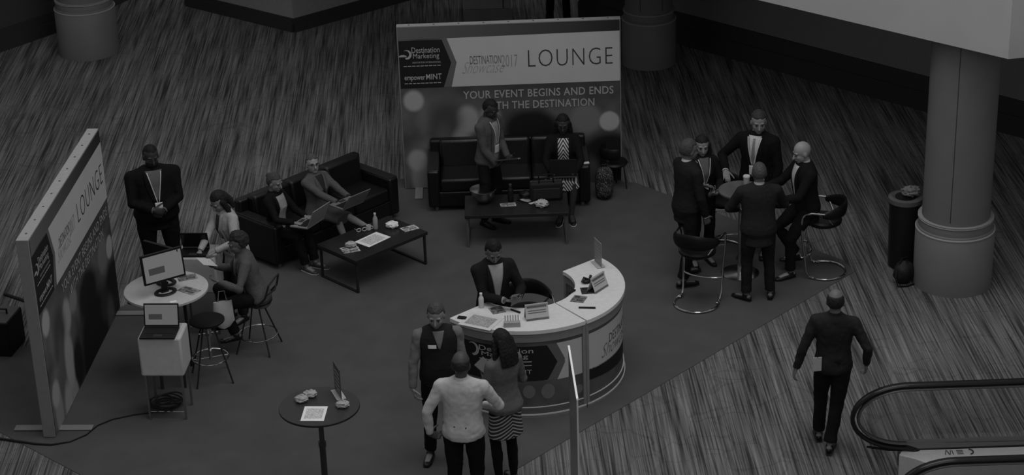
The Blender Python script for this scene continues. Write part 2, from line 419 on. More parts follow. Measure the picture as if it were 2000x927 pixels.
    for (e, w_, n_, dd, c_, sx) in ((elR, wr, rn, rdir, curl[0], 1), (elL, wl, ln, ldir, curl[1], -1)):
        fa = (w_-e).normalized(); d = V3(dd).normalized() if dd else fa
        n0 = V3(n_) if n_ else (V3((-sx, .25, 0)) if d.z < -.6 else V3((-sx*.5, 0, -1)))
        n1 = n0-d*n0.dot(d)
        if n1.length < .05: n1 = d.orthogonal()
        n1.normalize(); t = d.cross(n1)*sx; g = k*.97*(1 if sex == 'm' else .9)
        body.tube([w_-fa*.02*k, w_, w_+d*.035*g, w_+d*.088*g], [(.026*g, .02*g), (.027*g, .018*g), (.040*g, .015*g), (.043*g, .013*g)], 12, hint=t, rnd=True)
        for i, (lat, ln_, st) in enumerate(((.0335, .070, .088), (.0115, .078, .092), (-.0110, .072, .089), (-.0330, .056, .083))):
            p = w_+d*st*g+t*lat*g; pts = [p-d*.015*g, p]; ang = 0; fd = d
            for q, fr in enumerate((.42, .32, .26)):
                ang += c_*(1.0, 1.15, .9)[q]*(1+.12*i)
                fd = (d*math.cos(ang)+n1*math.sin(ang)+t*lat*1.2).normalized(); p = p+fd*ln_*fr*g; pts.append(p)
            body.tube(pts, [.0095*g, .0095*g, .009*g, .0082*g, .0072*g], 8, rnd=True)
        p = w_+d*.022*g+t*.026*g; td = (d*.55+t*.75+n1*.35).normalized(); pts = [p]
        for fr in (.042, .032, .026):
            p = p+td*fr*g; pts.append(p); td = (td+(d*.5+n1*.5*c_-t*.15)*.45).normalized()
        body.tube(pts, [.015*g, .012*g, .0105*g, .0085*g], 8, rnd=True)
        HN.append((w_+d*.075*g+n1*.02*g, d, n1, t))
    body.obj('body', SKIN[skin], root, voxel=voxel*k, sm=1)
    # face
    for sx in (-1, 1):
        e = MB().ell(HP(sx*.031, .078, .002), (.013*ks, .008*ks, .007*ks), M4, 10, 8).obj('eye', EYEW if skin not in ('dark',) else mat(.08, .4), root)
        MB().ell(HP(sx*.031, .0845, .001), (.0065*ks, .0045*ks, .0065*ks), M4, 8, 6).obj('iris', IRIS, e)
        MB().tube([HP(sx*.016, .093, .021), HP(sx*.032, .090, .027), HP(sx*.048, .079, .022)], [.003*ks, .0042*ks, .0025*ks], 6, rnd=True).obj('eyebrow', mat(max(.01, hairc*.8), .8), root)
    lipm = mat({'dark': .02, 'brown': .03, 'mid': .07, 'light': .11, 'pale': .14}[skin], .4)
    MB().tube([HP(-.024, .078, -.061), HP(-.008, .0905, -.058), HP(.008, .0905, -.058), HP(.024, .078, -.061)], [(.004*ks, .004*ks), (.007*ks, .006*ks), (.007*ks, .006*ks), (.004*ks, .004*ks)], 8, rnd=True).obj('lips', lipm, root)
    if beard:
        bm_ = MB(); bm_.ell(HP(0, .026, -.060), (.066*ks, .068*ks, .058*ks), M4); bm_.ell(HP(0, .056, -.094), (.032*ks, .032*ks, .026*ks), M4)
        bm_.obj('beard', mat(.008, .9), root, voxel=.008*k, sm=1, disp=.006, dsize=.015)
    if glasses:
        g = MB()
        for sx in (-1, 1):
            ring = [HP(sx*.033+.024*math.cos(a), .096, .001+.017*math.sin(a)) for a in [2*PI*i/14 for i in range(15)]]
            g.tube(ring, .0026*ks, 6); g.tube([HP(sx*.056, .096, .004), HP(sx*.08, .02, .006), HP(sx*.078, -.02, -.004)], .0024*ks, 6)
        g.tube([HP(-.01, .097, .004), HP(.01, .097, .004)], .0026*ks, 6); g.obj('glasses', BLACK, root)
    # hair
    hm = mat(hairc, .7, 0, .3, .3, 60)
    if hair:
        def sstep(a, c, x):
            t = max(0, min(1, (x-a)/(c-a))); return t*t*(3-2*t)
        def fn(d):
            if hair == 'bald':      # close-cropped ring round the back and sides
                cov = sstep(.5, .3, d.z)*sstep(.25, .05, d.y)*sstep(-.75, -.5, d.z); th = .035
            elif hair == 'thin':
                cov = sstep(.75, .5, d.z)*sstep(.25, .05, d.y)*sstep(-.75, -.5, d.z); th = .04
            elif hair == 'buzz':
                cov = max(sstep(.45, .6, d.z), sstep(.2, .0, d.y)*sstep(-.75, -.5, d.z)); th = .04
            else:
                cov = max(sstep(.42, .58, d.z+.12*abs(d.x)), sstep(.28, .1, d.y)*sstep(-.8, -.55, d.z))
                th = {'short': .09, 'curly': .22, 'bob': .11, 'long': .11, 'bun': .1}[hair]
            th *= 1-.75*sstep(.1, .6, d.y)
            return 1.0+(-.22*(1-cov)+th*cov)
        hb = MB(); hb.ell(HP(0, -.012, .018), (.077*ks, .096*ks, .100*ks), M4, 32, 24, fn)
        if hair in ('long', 'bob'):
            dn = .20 if hair == 'long' else .11
            for i in range(7):
                a = math.radians(200+i*23.3); cx, cy = .074*math.cos(a), .08*math.sin(a)-.015
                if i in (0, 6): cy += .045
                e0 = HP(cx, cy, .02); e1 = HP(cx*1.22, cy*1.15, -.09); e2 = e1+V3((0, 0, -dn*.65*k))-Y*.012*k+(Rh @ V3((cx, cy, 0)))*.2
                hb.tube([e0, e1, e2], [(.034*ks, .024*ks), (.036*ks, .025*ks), (.024*ks, .014*ks)], 10, rnd=True)
        if hair == 'bun': hb.ell(HP(0, -.10, .06), (.035*ks,)*3, M4)
        hb.obj('hair', hm, root, voxel=.0075*k, sm=1, disp=.022 if hair == 'curly' else .008, dsize=.03 if hair == 'curly' else .018)
    # trousers / skirt
    if skirt is None or legs_bare is False:
        t_ = MB(); torso(t_, -.085, .10, .012, 5)
        for hp, kn, an in ((hpR, knR, aR), (hpL, knL, aL)):
            e = kn.lerp(an, .93) if skirt is None else kn.lerp(an, .99)
            rr = [.090*b**.5, .085*b**.4, .070, .066, .062, .064] if skirt is None and not (sex == 'f' and legs_bare) else [.082, .074, .056, .058, .044, .036]
            if pantw != 1: rr = [r*pantw for r in rr]
            t_.tube([hp, hp.lerp(kn, .5), kn, kn.lerp(e, .3)-V3((0, .008*k, 0)), kn.lerp(e, .75), e], [r*k for r in rr], 16, rnd=False)
            t_.ell(hp, (.092*k*b**.5,)*3)
            t_.ell(kn, (rr[2]*k,)*3)
        t_.obj('trousers' if skirt is None else 'leggings', mat(pants, .85, 0, .1, .3, 40, spec=.1), root, voxel=.011*k, sm=2, disp=.014, dsize=.09)
    if skirt is not None:
        t_ = MB(); zz = skirt; seated = (knR-hpR).z > -.25*k
        if not seated:
            pts = []; rr = []
            for i in range(7):
                q = i/6; z = .14*k*(1-q)-zz*k*q; pts.append(P0+V3((0, .004, z))); rr.append(((.15+.045*q)*k*b, (.11+.04*q)*k*b))
            t_.tube(pts, rr, 24, hint=(1, 0, 0))
        else:
            torso(t_, -.085, .12, .014, 5)
            pts = [P0+V3((0, -.03, 0)), P0.lerp((knR+knL)/2, .5), (knR+knL)/2+V3((0, .03, -.0))]
            wk = (knR-knL).length/2
            t_.tube(pts, [(.17*k, .10*k), ((.15*k+wk)/1.7+.02, .085*k), (wk+.07*k, .075*k)], 20, hint=(1, 0, 0), rnd=False)
        t_.obj('skirt', skirtmat or mat(pants, .8), root, voxel=.011*k, sm=2, disp=.008, dsize=.1)
    # shoes
    for an, d in toes:
        dn = V3((0, 0, -1)); dn = (dn-d*dn.dot(d)).normalized(); s_ = MB(); hx = d.cross(dn)
        s_.tube([an-d*.045*k+dn*.045*k, an-d*.01*k+dn*.04*k, an+d*.06*k+dn*.045*k, an+d*.13*k+dn*.055*k, an+d*.185*k+dn*.058*k],
                [(.032*k, .030*k), (.040*k, .040*k), (.043*k, .034*k), (.046*k, .025*k), (.03*k, .018*k)], 14, hint=hx, rnd=True)
        if skirt is None or socks is None: s_.tube([an+dn*.03*k, an-dn*.005*k], [.043*k, .040*k], 12)
        so = s_.obj('shoe', mat(shoes, .35), root, voxel=.009*k, sm=1)
        sl = MB(); sl.tube([an-d*.07*k+dn*.076*k, an+d*.05*k+dn*.076*k, an+d*.14*k+dn*.076*k, an+d*.20*k+dn*.074*k], [(.030*k, .006*k), (.040*k, .006*k), (.046*k, .006*k), (.026*k, .006*k)], 12, hint=hx)
        sl.obj('sole', mat(.015 if socks is None else .5, .7), so)
    # upper garments
    tm = topmat or mat(topc, .85, 0, .1, .3, 40, spec=.1)
    def upper(name, off, z0, z1, m, slv=True, end=.97, r0=.058, flare=0, dsp=.009):
        g = MB(); torso(g, z0, z1, off, 14, (lambda z: flare*max(0, .08-z)/.2 if z < .08 else 0))
        if z1 > .5: g.tube([P0+Z*.50*k, P0+Z*.555*k-Y*.008*k], [((.085+off)*k, (.070+off)*k), ((.052+off)*k, (.050+off)*k)], 16, hint=X)
        for s, e, w_ in ((shR, elR, wr), (shL, elL, wl)):
            if slv:
                p, r = armb(s, e, w_, off*.75 if sex == 'm' else off*.5, end, r0); g.tube(p, r, 14, rnd=False); g.ell(e, (r[2],)*3); g.ell(s, (r[0],)*3)
            nk = P0+Z*.515*k
            g.tube([nk.lerp(s, .15), nk.lerp(s, .6)-Z*.002*k, s+Z*.004*k], [(.040+off)*k, (.046+off)*k, (.048+off)*k if slv else .03*k], 12, rnd=True)
        return g.obj(name, m, root, voxel=.011*k, sm=2, disp=dsp, dsize=.085)
    def patch(name, z0, z1, hwf, m, off, th=.004, n=10, par=None, xs=(-1, 1), xo=None):
        g = MB(); v = []; f = []; nx = 6
        for i in range(n+1):
            z = (z0+(z1-z0)*i/n)
            lo, hi = hwf(i/n, z)
            for j in range(nx+1):
                x = lo+(hi-lo)*j/nx; v.append(chest(x*k, z*k, off*k))
        for i in range(n):
            for j in range(nx):
                a = i*(nx+1)+j; f.append((a, a+1, a+nx+2, a+nx+1))
        g.add(v, f); return g.obj(name, m, par or root, solid=th*k)
    shm = mat(shirtc, .8, 0, .05, .2, 40)
    if top == 'suit':
        jk = upper('jacket', .020, jlen, .54, tm, flare=.02)
        zb = .515-vneck
        hw = lambda t, z: (-.010-(.052+wide)*t, .010+(.052+wide)*t)
        patch('shirt', zb, .525, hw, shm, .027, .004)
        if tie is not None:
            patch('tie', zb+.01, .50, lambda t, z: (-.022+.010*t, .022-.010*t), mat(tie, .5), .033)
        for sx in (-1, 1):
            patch('lapel', zb-.02, .52, lambda t, z, sx=sx: tuple(sorted((sx*(.010+(.052+wide)*t), sx*(.020+(.052+wide)*t+.042*math.sin(PI*min(1, .15+.8*t)))))), tm, .030, .008)
        c = MB(); c.tube([nb+Z*.005*k, nb+Z*.034*k+Y*.004*k], [(.066*k, .064*k), (.058*k, .060*k)], 16, hint=X); c.obj('collar', shm, root)
    elif top == 'cardigan':
        jk = upper('cardigan', .016, jlen, .54, tm, flare=.03)
        patch('top', max(jlen, -.05), .50, lambda t, z: (-.05-wide, .05+wide), shm if not skirtmat else skirtmat, .025, .004)
        for sx in (-1, 1):
            patch('lapel', max(jlen, -.05), .52, lambda t, z, sx=sx: tuple(sorted((sx*(.05+wide), sx*(.085+wide)))), tm, .026, .006)
    else:
        g = upper('shirt', .012, -.06, .54, shm, dsp=.02, flare=.02)
        if collar:
            c = MB(); c.tube([nb-Z*.004*k, nb+Z*.03*k+Y*.002*k], [(.074*k, .072*k), (.060*k, .062*k)], 16, hint=X); c.obj('collar', shm, root)
        if top == 'vest':
            upper('vest', .024, -.07, .53, mat(vest, .85, 0, .1, .3, 50), slv=False)
            patch('shirt_front', .36, .525, lambda t, z: (-.008-.05*t, .008+.05*t), shm, .034, .004)
    for (e, w_) in ((elR, wr), (elL, wl)):
        if top == 'suit':
            MB().tube([e.lerp(w_, .9), w_-(w_-e).normalized()*-.004], [(.038*k), (.036*k)], 12).obj('cuff', shm, root)
    off = {'suit': .042, 'cardigan': .034, 'shirt': .022, 'vest': .034}[top]
    if lanyard:
        lm = mat(.42, .6); zb = .20
        for sx in (-1, 1):
            patch('lanyard', zb, .515, lambda t, z, sx=sx: tuple(sorted((sx*(.004+.066*t), sx*(.014+.068*t)))), lm, off, .003)
        patch('name_badge', zb-.11, zb, lambda t, z: (-.04, .04), mat(.5, .6), off+.002, .005)
    if badge:
        bx, bz = badge
        patch('name_badge', bz, bz+.035, lambda t, z: (bx-.04, bx+.04), mat(.62, .5), off+.004, .004)
    bpy.context.view_layer.update()
    Mw = Matrix.Translation(loc) @ Matrix.Rotation(rad2(*face), 4, 'Z')
    return dict(root=root, R=(Mw @ HN[0][0],)+tuple(Mw.to_3x3() @ q for q in HN[0][1:]), L=(Mw @ HN[1][0],)+tuple(Mw.to_3x3() @ q for q in HN[1][1:]), M=Mw, k=k, HP=lambda *a: Mw @ HP(*a))
# ------------------------------------------------------------ printed graphics
def blobmat(name, base, blobs, W, H, grad=None, mapping=None):
    """printed photo of out-of-focus lights; blobs (u, v, ru, rv, grey, soft) in sign coordinates"""
    mt = bpy.data.materials.new(name); mt.use_nodes = True; nt = mt.node_tree; b = nt.nodes['Principled BSDF']; N = nt.nodes.new; L = nt.links.new
    tc = N('ShaderNodeTexCoord'); src = tc.outputs['Object']
    nz = N('ShaderNodeTexNoise'); nz.inputs['Scale'].default_value = 2.2; L(src, nz.inputs['Vector'])
    mr = N('ShaderNodeMapRange'); mr.inputs['To Min'].default_value = base*.6; mr.inputs['To Max'].default_value = base*1.5; mr.inputs['From Min'].default_value = .35; mr.inputs['From Max'].default_value = .65
    L(nz.outputs['Fac'], mr.inputs['Value']); cur = mr.outputs[0]
    for u, v, ru, rv, g, soft in blobs:
        s = N('ShaderNodeVectorMath'); s.operation = 'SUBTRACT'; L(src, s.inputs[0]); s.inputs[1].default_value = (u*W, 0, (1-v)*H)
        m_ = N('ShaderNodeVectorMath'); m_.operation = 'MULTIPLY'; L(s.outputs[0], m_.inputs[0]); m_.inputs[1].default_value = (1/(ru*W), 0, 1/(rv*H))
        ln = N('ShaderNodeVectorMath'); ln.operation = 'LENGTH'; L(m_.outputs[0], ln.inputs[0])
        r = N('ShaderNodeMapRange'); r.interpolation_type = 'SMOOTHSTEP'; r.inputs['From Min'].default_value = 1-soft; r.inputs['From Max'].default_value = 1+soft
        r.inputs['To Min'].default_value = 1; r.inputs['To Max'].default_value = 0; L(ln.outputs['Value'], r.inputs['Value'])
        mx = N('ShaderNodeMix'); L(r.outputs[0], mx.inputs[0]); L(cur, mx.inputs[2]); mx.inputs[3].default_value = g; cur = mx.outputs[0]
    L(cur, b.inputs['Base Color']); b.inputs['Roughness'].default_value = .5; b.inputs['Specular IOR Level'].default_value = .1
    return mt
PW = mat(.44, .5, 0, .03, 0, 3); PD = mat(.016, .5, spec=.1); PG = mat(.11, .5); PT = mat(.33, .5); PK = mat(.03, .5); PM = mat(.07, .5)
SIGN_BLOBS = [(.62, .30, .5, .2, .05, .9), (.3, .62, .10, .14, .10, .5), (.06, .45, .045, .062, .34, .25), (.30, .58, .055, .085, .30, .3), (.2, .58, .07, .12, .06, .6), (.40, .56, .05, .06, .20, .3), (.585, .645, .13, .115, .016, .3),
              (.62, .95, .22, .32, .012, .3), (.84, .60, .07, .09, .16, .3), (.945, .62, .045, .06, .36, .15), (.95, .88, .15, .19, .015, .2), (.80, .85, .06, .09, .03, .4), (.86, .95, .05, .10, .07, .5),
              (.08, .93, .045, .13, .22, .3), (.065, .82, .045, .065, .30, .3), (.19, .78, .05, .16, .10, .5), (.27, .80, .055, .16, .30, .3), (.37, .88, .06, .13, .015, .3), (.29, .99, .04, .07, .26, .3), (.2, .98, .05, .12, .28, .35)]
def fit(g, s, x0, x1, z0, z1, **k):
    """append lettering to a list, mapped into the box"""
    v, f = text_geo(s, **k)
    xs = [p.x for p in v]; ys = [p.y for p in v]; a, b_ = min(xs), max(xs); c, d = min(ys), max(ys)
    if any(ch in s for ch in 'gpqyj'): pass
    g.add([(x0+(p.x-a)/(b_-a)*(x1-x0), 0, z0+(p.y-c)/(d-c)*(z1-z0)) for p in v], f)
def banner(label, loc, rz, W=2.80, H=2.18, T=.10):
    t = thing('sign_wall', label, 'sign', loc, rz)
    MB().box((W/2, T/2, H/2), (W, T-.004, H-.004)).obj('frame', GREYFRAME, t, bevel=.006)
    for k in range(9): MB().tube([(W*(k+.5)/9, T*.5, H-.006), (W*(k+.5)/9, T*.5, H+.003)], .012, 8).obj('bolt', PK, t, smooth=False)
    MB().box((W/2, T*.5, H-.001), (W, T*.92, .004)).obj('top_rail', mat(.34, .4), t)
    gr = MB(); gr.add([(0.012, -.002, .012), (W-.012, -.002, .012), (W-.012, -.002, H-.012), (.012, -.002, H-.012)], [(0, 1, 2, 3)]); gr.add([(0.012, 0, .012), (W-.012, 0, .012), (W-.012, 0, H-.012), (.012, 0, H-.012)], [(3, 2, 1, 0)])
    pan = gr.obj('printed_panel', blobmat('bokeh_print', .10, SIGN_BLOBS, W, H), t, smooth=False)
    def flat(nm, poly, m, y):
        q = MB(); n = len(poly); pts = [(u*W, v) for u, v in poly]
        q.add([(u*W, y, (1-v)*H) for u, v in poly]+[(u*W, y+.001, (1-v)*H) for u, v in poly], [tuple(range(n)), tuple(reversed(range(n, 2*n)))]+[(i, n+i, n+(i+1) % n, (i+1) % n) for i in range(n)])
        return q.obj(nm, m, t, smooth=False)
    # strip across the top fades in tone from left to right as printed
    mt = bpy.data.materials.new('printed_fade'); mt.use_nodes = True; nt = mt.node_tree; N = nt.nodes.new
    tc = N('ShaderNodeTexCoord'); sp = N('ShaderNodeSeparateXYZ'); nt.links.new(tc.outputs['Object'], sp.inputs[0]); r = N('ShaderNodeMapRange')
    r.inputs['From Max'].default_value = W; r.inputs['To Min'].default_value = .11; r.inputs['To Max'].default_value = .012; nt.links.new(sp.outputs[0], r.inputs['Value']); nt.links.new(r.outputs[0], nt.nodes['Principled BSDF'].inputs['Base Color'])
    flat('header_strip', [(.005, .006), (.995, .006), (.995, .078), (.005, .078)], mt, -.004)
    flat('white_band', [(.222, .078), (.995, .070), (.995, .372), (.235, .372), (.262, .225)], PW, -.005)
    flat('grey_chevron', [(.192, .078), (.222, .078), (.262, .225), (.235, .372), (.195, .372), (.235, .225)], PG, -.0045)
    flat('logo_block', [(.006, .085), (.2, .085), (.238, .225), (.2, .372), (.006, .372)], PD, -.005)
    def lett(nm, m, items, y=-.007):
        g = MB()
        for (s, u0, u1, v0, v1, k) in items: fit(g, s, u0*W, u1*W, (1-v1)*H, (1-v0)*H, **k)
        for q in range(len(g.v)): g.v[q].y = y
        return g.obj(nm, m, t, smooth=False, merge=False)
    lett('lounge_lettering', mat(.03), [('LOUNGE', .583, .963, .166, .268, dict(offset=-.018, spacing=1.12))])
    lett('show_lettering', mat(.07), [('DESTINATION', .322, .462, .190, .240, dict(offset=-.008))])
    lett('year_lettering', mat(.20), [('2017', .464, .536, .190, .262, dict(offset=-.012))])
    lett('script_lettering', mat(.27), [('Showcase', .285, .475, .225, .295, dict(shear=.6, offset=-.016))], -.0065)
    lett('slogan_lettering', PT, [('YOUR EVENT BEGINS AND ENDS', .285, .965, .402, .450, dict(offset=.012, spacing=1.06)), ('WITH THE DESTINATION', .375, .878, .472, .520, dict(offset=.012, spacing=1.06))])
    lett('logo_lettering', mat(.36), [('Destination', .063, .188, .125, .160, {}), ('Marketing', .068, .185, .163, .202, {}), ('ASSOCIATION INTERNATIONAL', .063, .192, .212, .222, {}), ('empower', .025, .118, .300, .332, dict(offset=.008)), ('MINT', .122, .192, .288, .322, dict(offset=.008))])
    q = MB()
    for (u0, u1, v_) in ((.022, .192, .238), (.022, .19, .343)):
        n = 9
        for i in range(n): q.box(((u0+(u1-u0)*(i+.5)/n)*W, -.0065, (1-v_)*H), ((u1-u0)/n*.8*W, .001, .010))
    cx, cz = .040*W, (1-.168)*H      # crescent mark
    arc = [(cx+.062*math.cos(a), cz+.062*math.sin(a)) for a in [math.radians(130-i*13) for i in range(19)]]
    arc2 = [(cx-.016+.048*math.cos(a), cz+.006+.048*math.sin(a)) for a in [math.radians(120-i*12) for i in range(19)]]
    n = len(arc); q.add([(x, -.007, z) for x, z in arc+arc2], [(i, i+1, n+i+1, n+i) for i in range(n-1)])
    q.add([(cx-.05+.05*math.cos(a), -.007, cz-.03+.03*math.sin(a)) for a in [2*PI*i/12*.5 for i in range(13)]], [tuple(range(13))])
    q.obj('logo_mark', mat(.33), t, smooth=False, merge=False)
    for x in (.18, W-.6 if T < .12 else W-.18):
        f = MB(); f.box((x, T/2, .012), (.10, .80, .012)); f.obj('foot', GREYFRAME, t, bevel=.003)
    return t
banner('wide printed sign wall standing behind the black sofa, reading LOUNGE', (-1.345, 24.19, .006), math.radians(.6), W=2.78)
a = math.atan2(21.02-18.06, -4.49+4.665)
banner('same printed sign wall seen at a sharp angle at the left edge', (-4.665, 18.06, .006), a, W=2.965, T=.13)

# ------------------------------------------------------------ curved reception desk
DC = V3((.12, 19.15, 0)); RO, RI = 1.035, .515
def arcpatch(g, a0, a1, r, z0, z1, n=None):
    n = n or max(2, int((a1-a0)/3)); v = []
    for i in range(n+1):
        a_ = math.radians(a0+(a1-a0)*i/n); c, s = math.cos(a_), math.sin(a_)
        v += [(r*c, r*s, z0), (r*c, r*s, z1)]
    g.add(v, [(2*i, 2*i+2, 2*i+3, 2*i+1) for i in range(n)])
def arcsolid(g, a0, a1, r0, r1, z0, z1):
    n = max(2, int((a1-a0)/2.5)); v = []
    for i in range(n+1):
        a_ = math.radians(a0+(a1-a0)*i/n); c, s = math.cos(a_), math.sin(a_)
        v += [(r0*c, r0*s, z0), (r1*c, r1*s, z0), (r1*c, r1*s, z1), (r0*c, r0*s, z1)]
    f = [(4*i+j, 4*i+4+j, 4*i+4+(j+1) % 4, 4*i+(j+1) % 4) for i in range(n) for j in range(4)]+[(0, 1, 2, 3), (4*n+3, 4*n+2, 4*n+1, 4*n)]
    g.add(v, f)
def arcshape(g, pts, r):      # pts (angle, z) polygon with left/right edge chains -> strip by scanning angles
    lo = min(p[0] for p in pts); hi = max(p[0] for p in pts); n = max(2, int((hi-lo)/1.2)); v = []
    def zs(a_):
        out = []
        for i in range(len(pts)):
            p, q = pts[i], pts[(i+1) % len(pts)]
            if p[0] == q[0]: continue
            if min(p[0], q[0])-1e-9 <= a_ <= max(p[0], q[0])+1e-9: out.append(p[1]+(q[1]-p[1])*(a_-p[0])/(q[0]-p[0]))
        return min(out), max(out)
    for i in range(n+1):
        a_ = lo+(hi-lo)*(i+.001)/(n+.002); z0, z1 = zs(a_); c, s = math.cos(math.radians(a_)), math.sin(math.radians(a_)); v += [(r*c, r*s, z0), (r*c, r*s, z1)]
    g.add(v, [(2*i, 2*i+2, 2*i+3, 2*i+1) for i in range(n)])
def arctext(g, s, a0, a1, z0, z1, r, **k):
    h_ = MB(); fit(h_, s, a0, a1, z0, z1, **k)
    g.add([(r*math.cos(math.radians(p.x)), r*math.sin(math.radians(p.x)), p.z) for p in h_.v], h_.f)
def deskpart(label, a0, a1, right):
    t = thing('reception_desk', label, 'desk', tuple(DC))
    R2 = RO-.03
    g = MB(); arcsolid(g, a0, a1, RI, RO, .955, 1.0); g.obj('countertop', mat(.62, .25), t, bevel=.004)
    g = MB(); arcsolid(g, a0, a1, RI+.02, R2+.012, .86, .955); g.obj('top_trim', GREYFRAME, t)
    g = MB(); arcsolid(g, a0+.2, a1-.2, R2-.03, R2, .10, .86); bodyo = g.obj('front_panel', blobmat('desk_bokeh', .07, [], 1, 1), t)
    g = MB(); arcsolid(g, a0+.2, a1-.2, RI+.03, RI+.045, .03, .86); g.obj('inner_panel', mat(.12), t)
    g = MB(); arcsolid(g, a0, a1, RI+.02, R2+.02, .0, .045); g.obj('base', GREYFRAME, t)
    g = MB(); arcsolid(g, a0, a1, R2-.02, R2+.015, .045, .12); g.obj('plinth', mat(.10), t)
    g = MB(); arcsolid(g, a0, a1, R2+.004, R2+.024, .035, .050); arcsolid(g, a0, a1, R2+.002, R2+.014, .115, .125); g.obj('metal_strip', mat(.5, .3), t)
    for aa in (a0+.6, a1-.6):
        g = MB(); c, s = math.cos(math.radians(aa)), math.sin(math.radians(aa))
        g.box(((R2+.004)*c, (R2+.004)*s, .5), (.03, .035, .93), math.radians(aa)); g.box(((RI+.03)*c, (RI+.03)*s, .5), (.03, .03, .90), math.radians(aa)); g.obj('post', GREYFRAME, t, bevel=.004)
        g = MB(); g.box(((R2+RI)/2*c, (R2+RI)/2*s, .48), (R2-RI-.06, .012, .74), math.radians(aa)); g.obj('end_panel', mat(.15), t)
    r = R2+.0015
    def part(nm, fn, m):
        g = MB(); fn(g); o = g.obj(nm, m, t, smooth=False, merge=False)
    if not right:
        part('logo_block', lambda g: arcshape(g, [(225, .42), (281, .42), (287, .61), (281, .81), (225, .81)], r), PD)
        part('grey_chevron', lambda g: arcshape(g, [(279, .41), (286.5, .41), (292, .61), (286.5, .82), (279, .82)], r-.0005), PG)
        part('white_band', lambda g: arcshape(g, [(286.5, .43), (a1-1.8, .43), (a1-1.8, .79), (286.5, .79), (292, .61)] if False else [(291.5, .41), (a1-1.8, .41), (a1-1.8, .82), (291.5, .82)], r), PW)
        part('band_tip', lambda g: (arcshape(g, [(286.6, .82), (291.6, .82), (291.6, .63)], r), arcshape(g, [(286.6, .41), (291.6, .59), (291.6, .41)], r)), PW)
        def lt(g):
            arctext(g, 'Destination', 241, 273, .735, .79, r+.002); arctext(g, 'Marketing', 242.5, 270, .665, .725, r+.002)
            arctext(g, 'empowerMINT', 240, 272, .49, .55, r+.002)
            arcpatch(g, 241, 272, r+.002, .635, .645); arcpatch(g, 241, 272, r+.002, .595, .603)
        part('logo_lettering', lt, mat(.36))
        def mk(g):
            n = 14; A = [(math.radians(130-i*17)) for i in range(n)]
            o = [(237+4*math.cos(q), .73+.075*math.sin(q)) for q in A]+[(236.2+3*math.cos(q), .735+.058*math.sin(q)) for q in A]
            g.add([((r+.002)*math.cos(math.radians(x)), (r+.002)*math.sin(math.radians(x)), z) for x, z in o], [(i, i+1, n+i+1, n+i) for i in range(n-1)])
        part('logo_mark', mk, mat(.33))
        for (ac, zc, ra, rz_) in ((270, .30, 3.6, .075), (281, .29, 4.0, .085), (300, .24, 3, .05), (247, .28, 4, .08)):
            def bl(g):
                pts = [(ac+ra*math.cos(q), zc+rz_*math.sin(q)) for q in [2*PI*i/28 for i in range(28)]]
                g.add([((r)*math.cos(math.radians(x)), (r)*math.sin(math.radians(x)), z) for x, z in pts], [tuple(range(28))])
            part('light_print', bl, mat(.14, .5))
    else:
        part('white_band', lambda g: arcshape(g, [(a0+1.8, .41), (a1-2, .41), (a1-2, .82), (a0+1.8, .82)], r), PW)
        part('show_lettering', lambda g: (arctext(g, 'DESTINATION', 326, 362, .60, .70, r+.002, offset=-.004), arctext(g, '2017', 363, 376, .60, .71, r+.002, offset=-.01)), mat(.06))
        part('script_lettering', lambda g: arctext(g, 'Showcase', 318, 356, .475, .62, r+.003, shear=.5, offset=-.014), mat(.16))
        part('dark_print', lambda g: arcshape(g, [(a0+1.8, .30), (350, .24), (385, .42), (a0+1.8, .42)], r), PD)
deskpart('left half of the curved white-topped reception desk, logo block on its front', 221.5, 304.6, False)
deskpart('right half of the curved white-topped reception desk, beyond the black seam', 305.6, 399, True)

# ------------------------------------------------------------ seating
def cushion(g, c, d, M=None):
    pass
def sofa(label, loc, rz):
    t = thing('sofa', label, 'sofa', loc, rz)
    W = 2.02; D = .76; y0 = -D/2
    MB().box((0, 0, .16), (W-.04, D-.04, .20)).obj('base', LEATHER, t, bevel=.02)
    for sx in (-1, 1):
        MB().box((sx*(W/2-.075), 0, .305), (.15, D, .49)).obj('arm', LEATHER, t, bevel=.03)
        MB().box((sx*(W/2-.075), 0, .553), (.135, D-.04, .012)).obj('piping', mat(.02, .3), t, bevel=.006)
    cw = (W-.30)/3
    MB().box((0, D/2-.06, .42), (W-.06, .12, .58)).obj('back_frame', LEATHER, t, bevel=.03)
    for i in (-1, 0, 1):
        MB().box((i*cw, y0+.275, .345), (cw-.008, .53, .17)).obj('seat_cushion', LEATHER, t, bevel=.035)
        g = MB(); g.box((0, 0, 0), (cw-.008, .17, .38), 0, Matrix.Translation((i*cw, D/2-.19, .565)) @ Matrix.Rotation(math.radians(-9), 4, 'X')); g.obj('back_cushion', LEATHER, t, bevel=.045)
    for sx in (-1, 1):
        for sy in (-1, 1):
            MB().lathe([(.022, 0), (.03, .07)], (sx*(W/2-.10), sy*(D/2-.08), 0), 14).obj('leg', mat(.22, .3, .6), t)
    return t
sofa('three-seat black leather sofa in front of the rear sign wall', (-.015, 23.80, .006), math.radians(.3))
sofa('three-seat black leather sofa set at an angle, two people with laptops on it', (-2.345, 22.84, .006), math.radians(46.3))

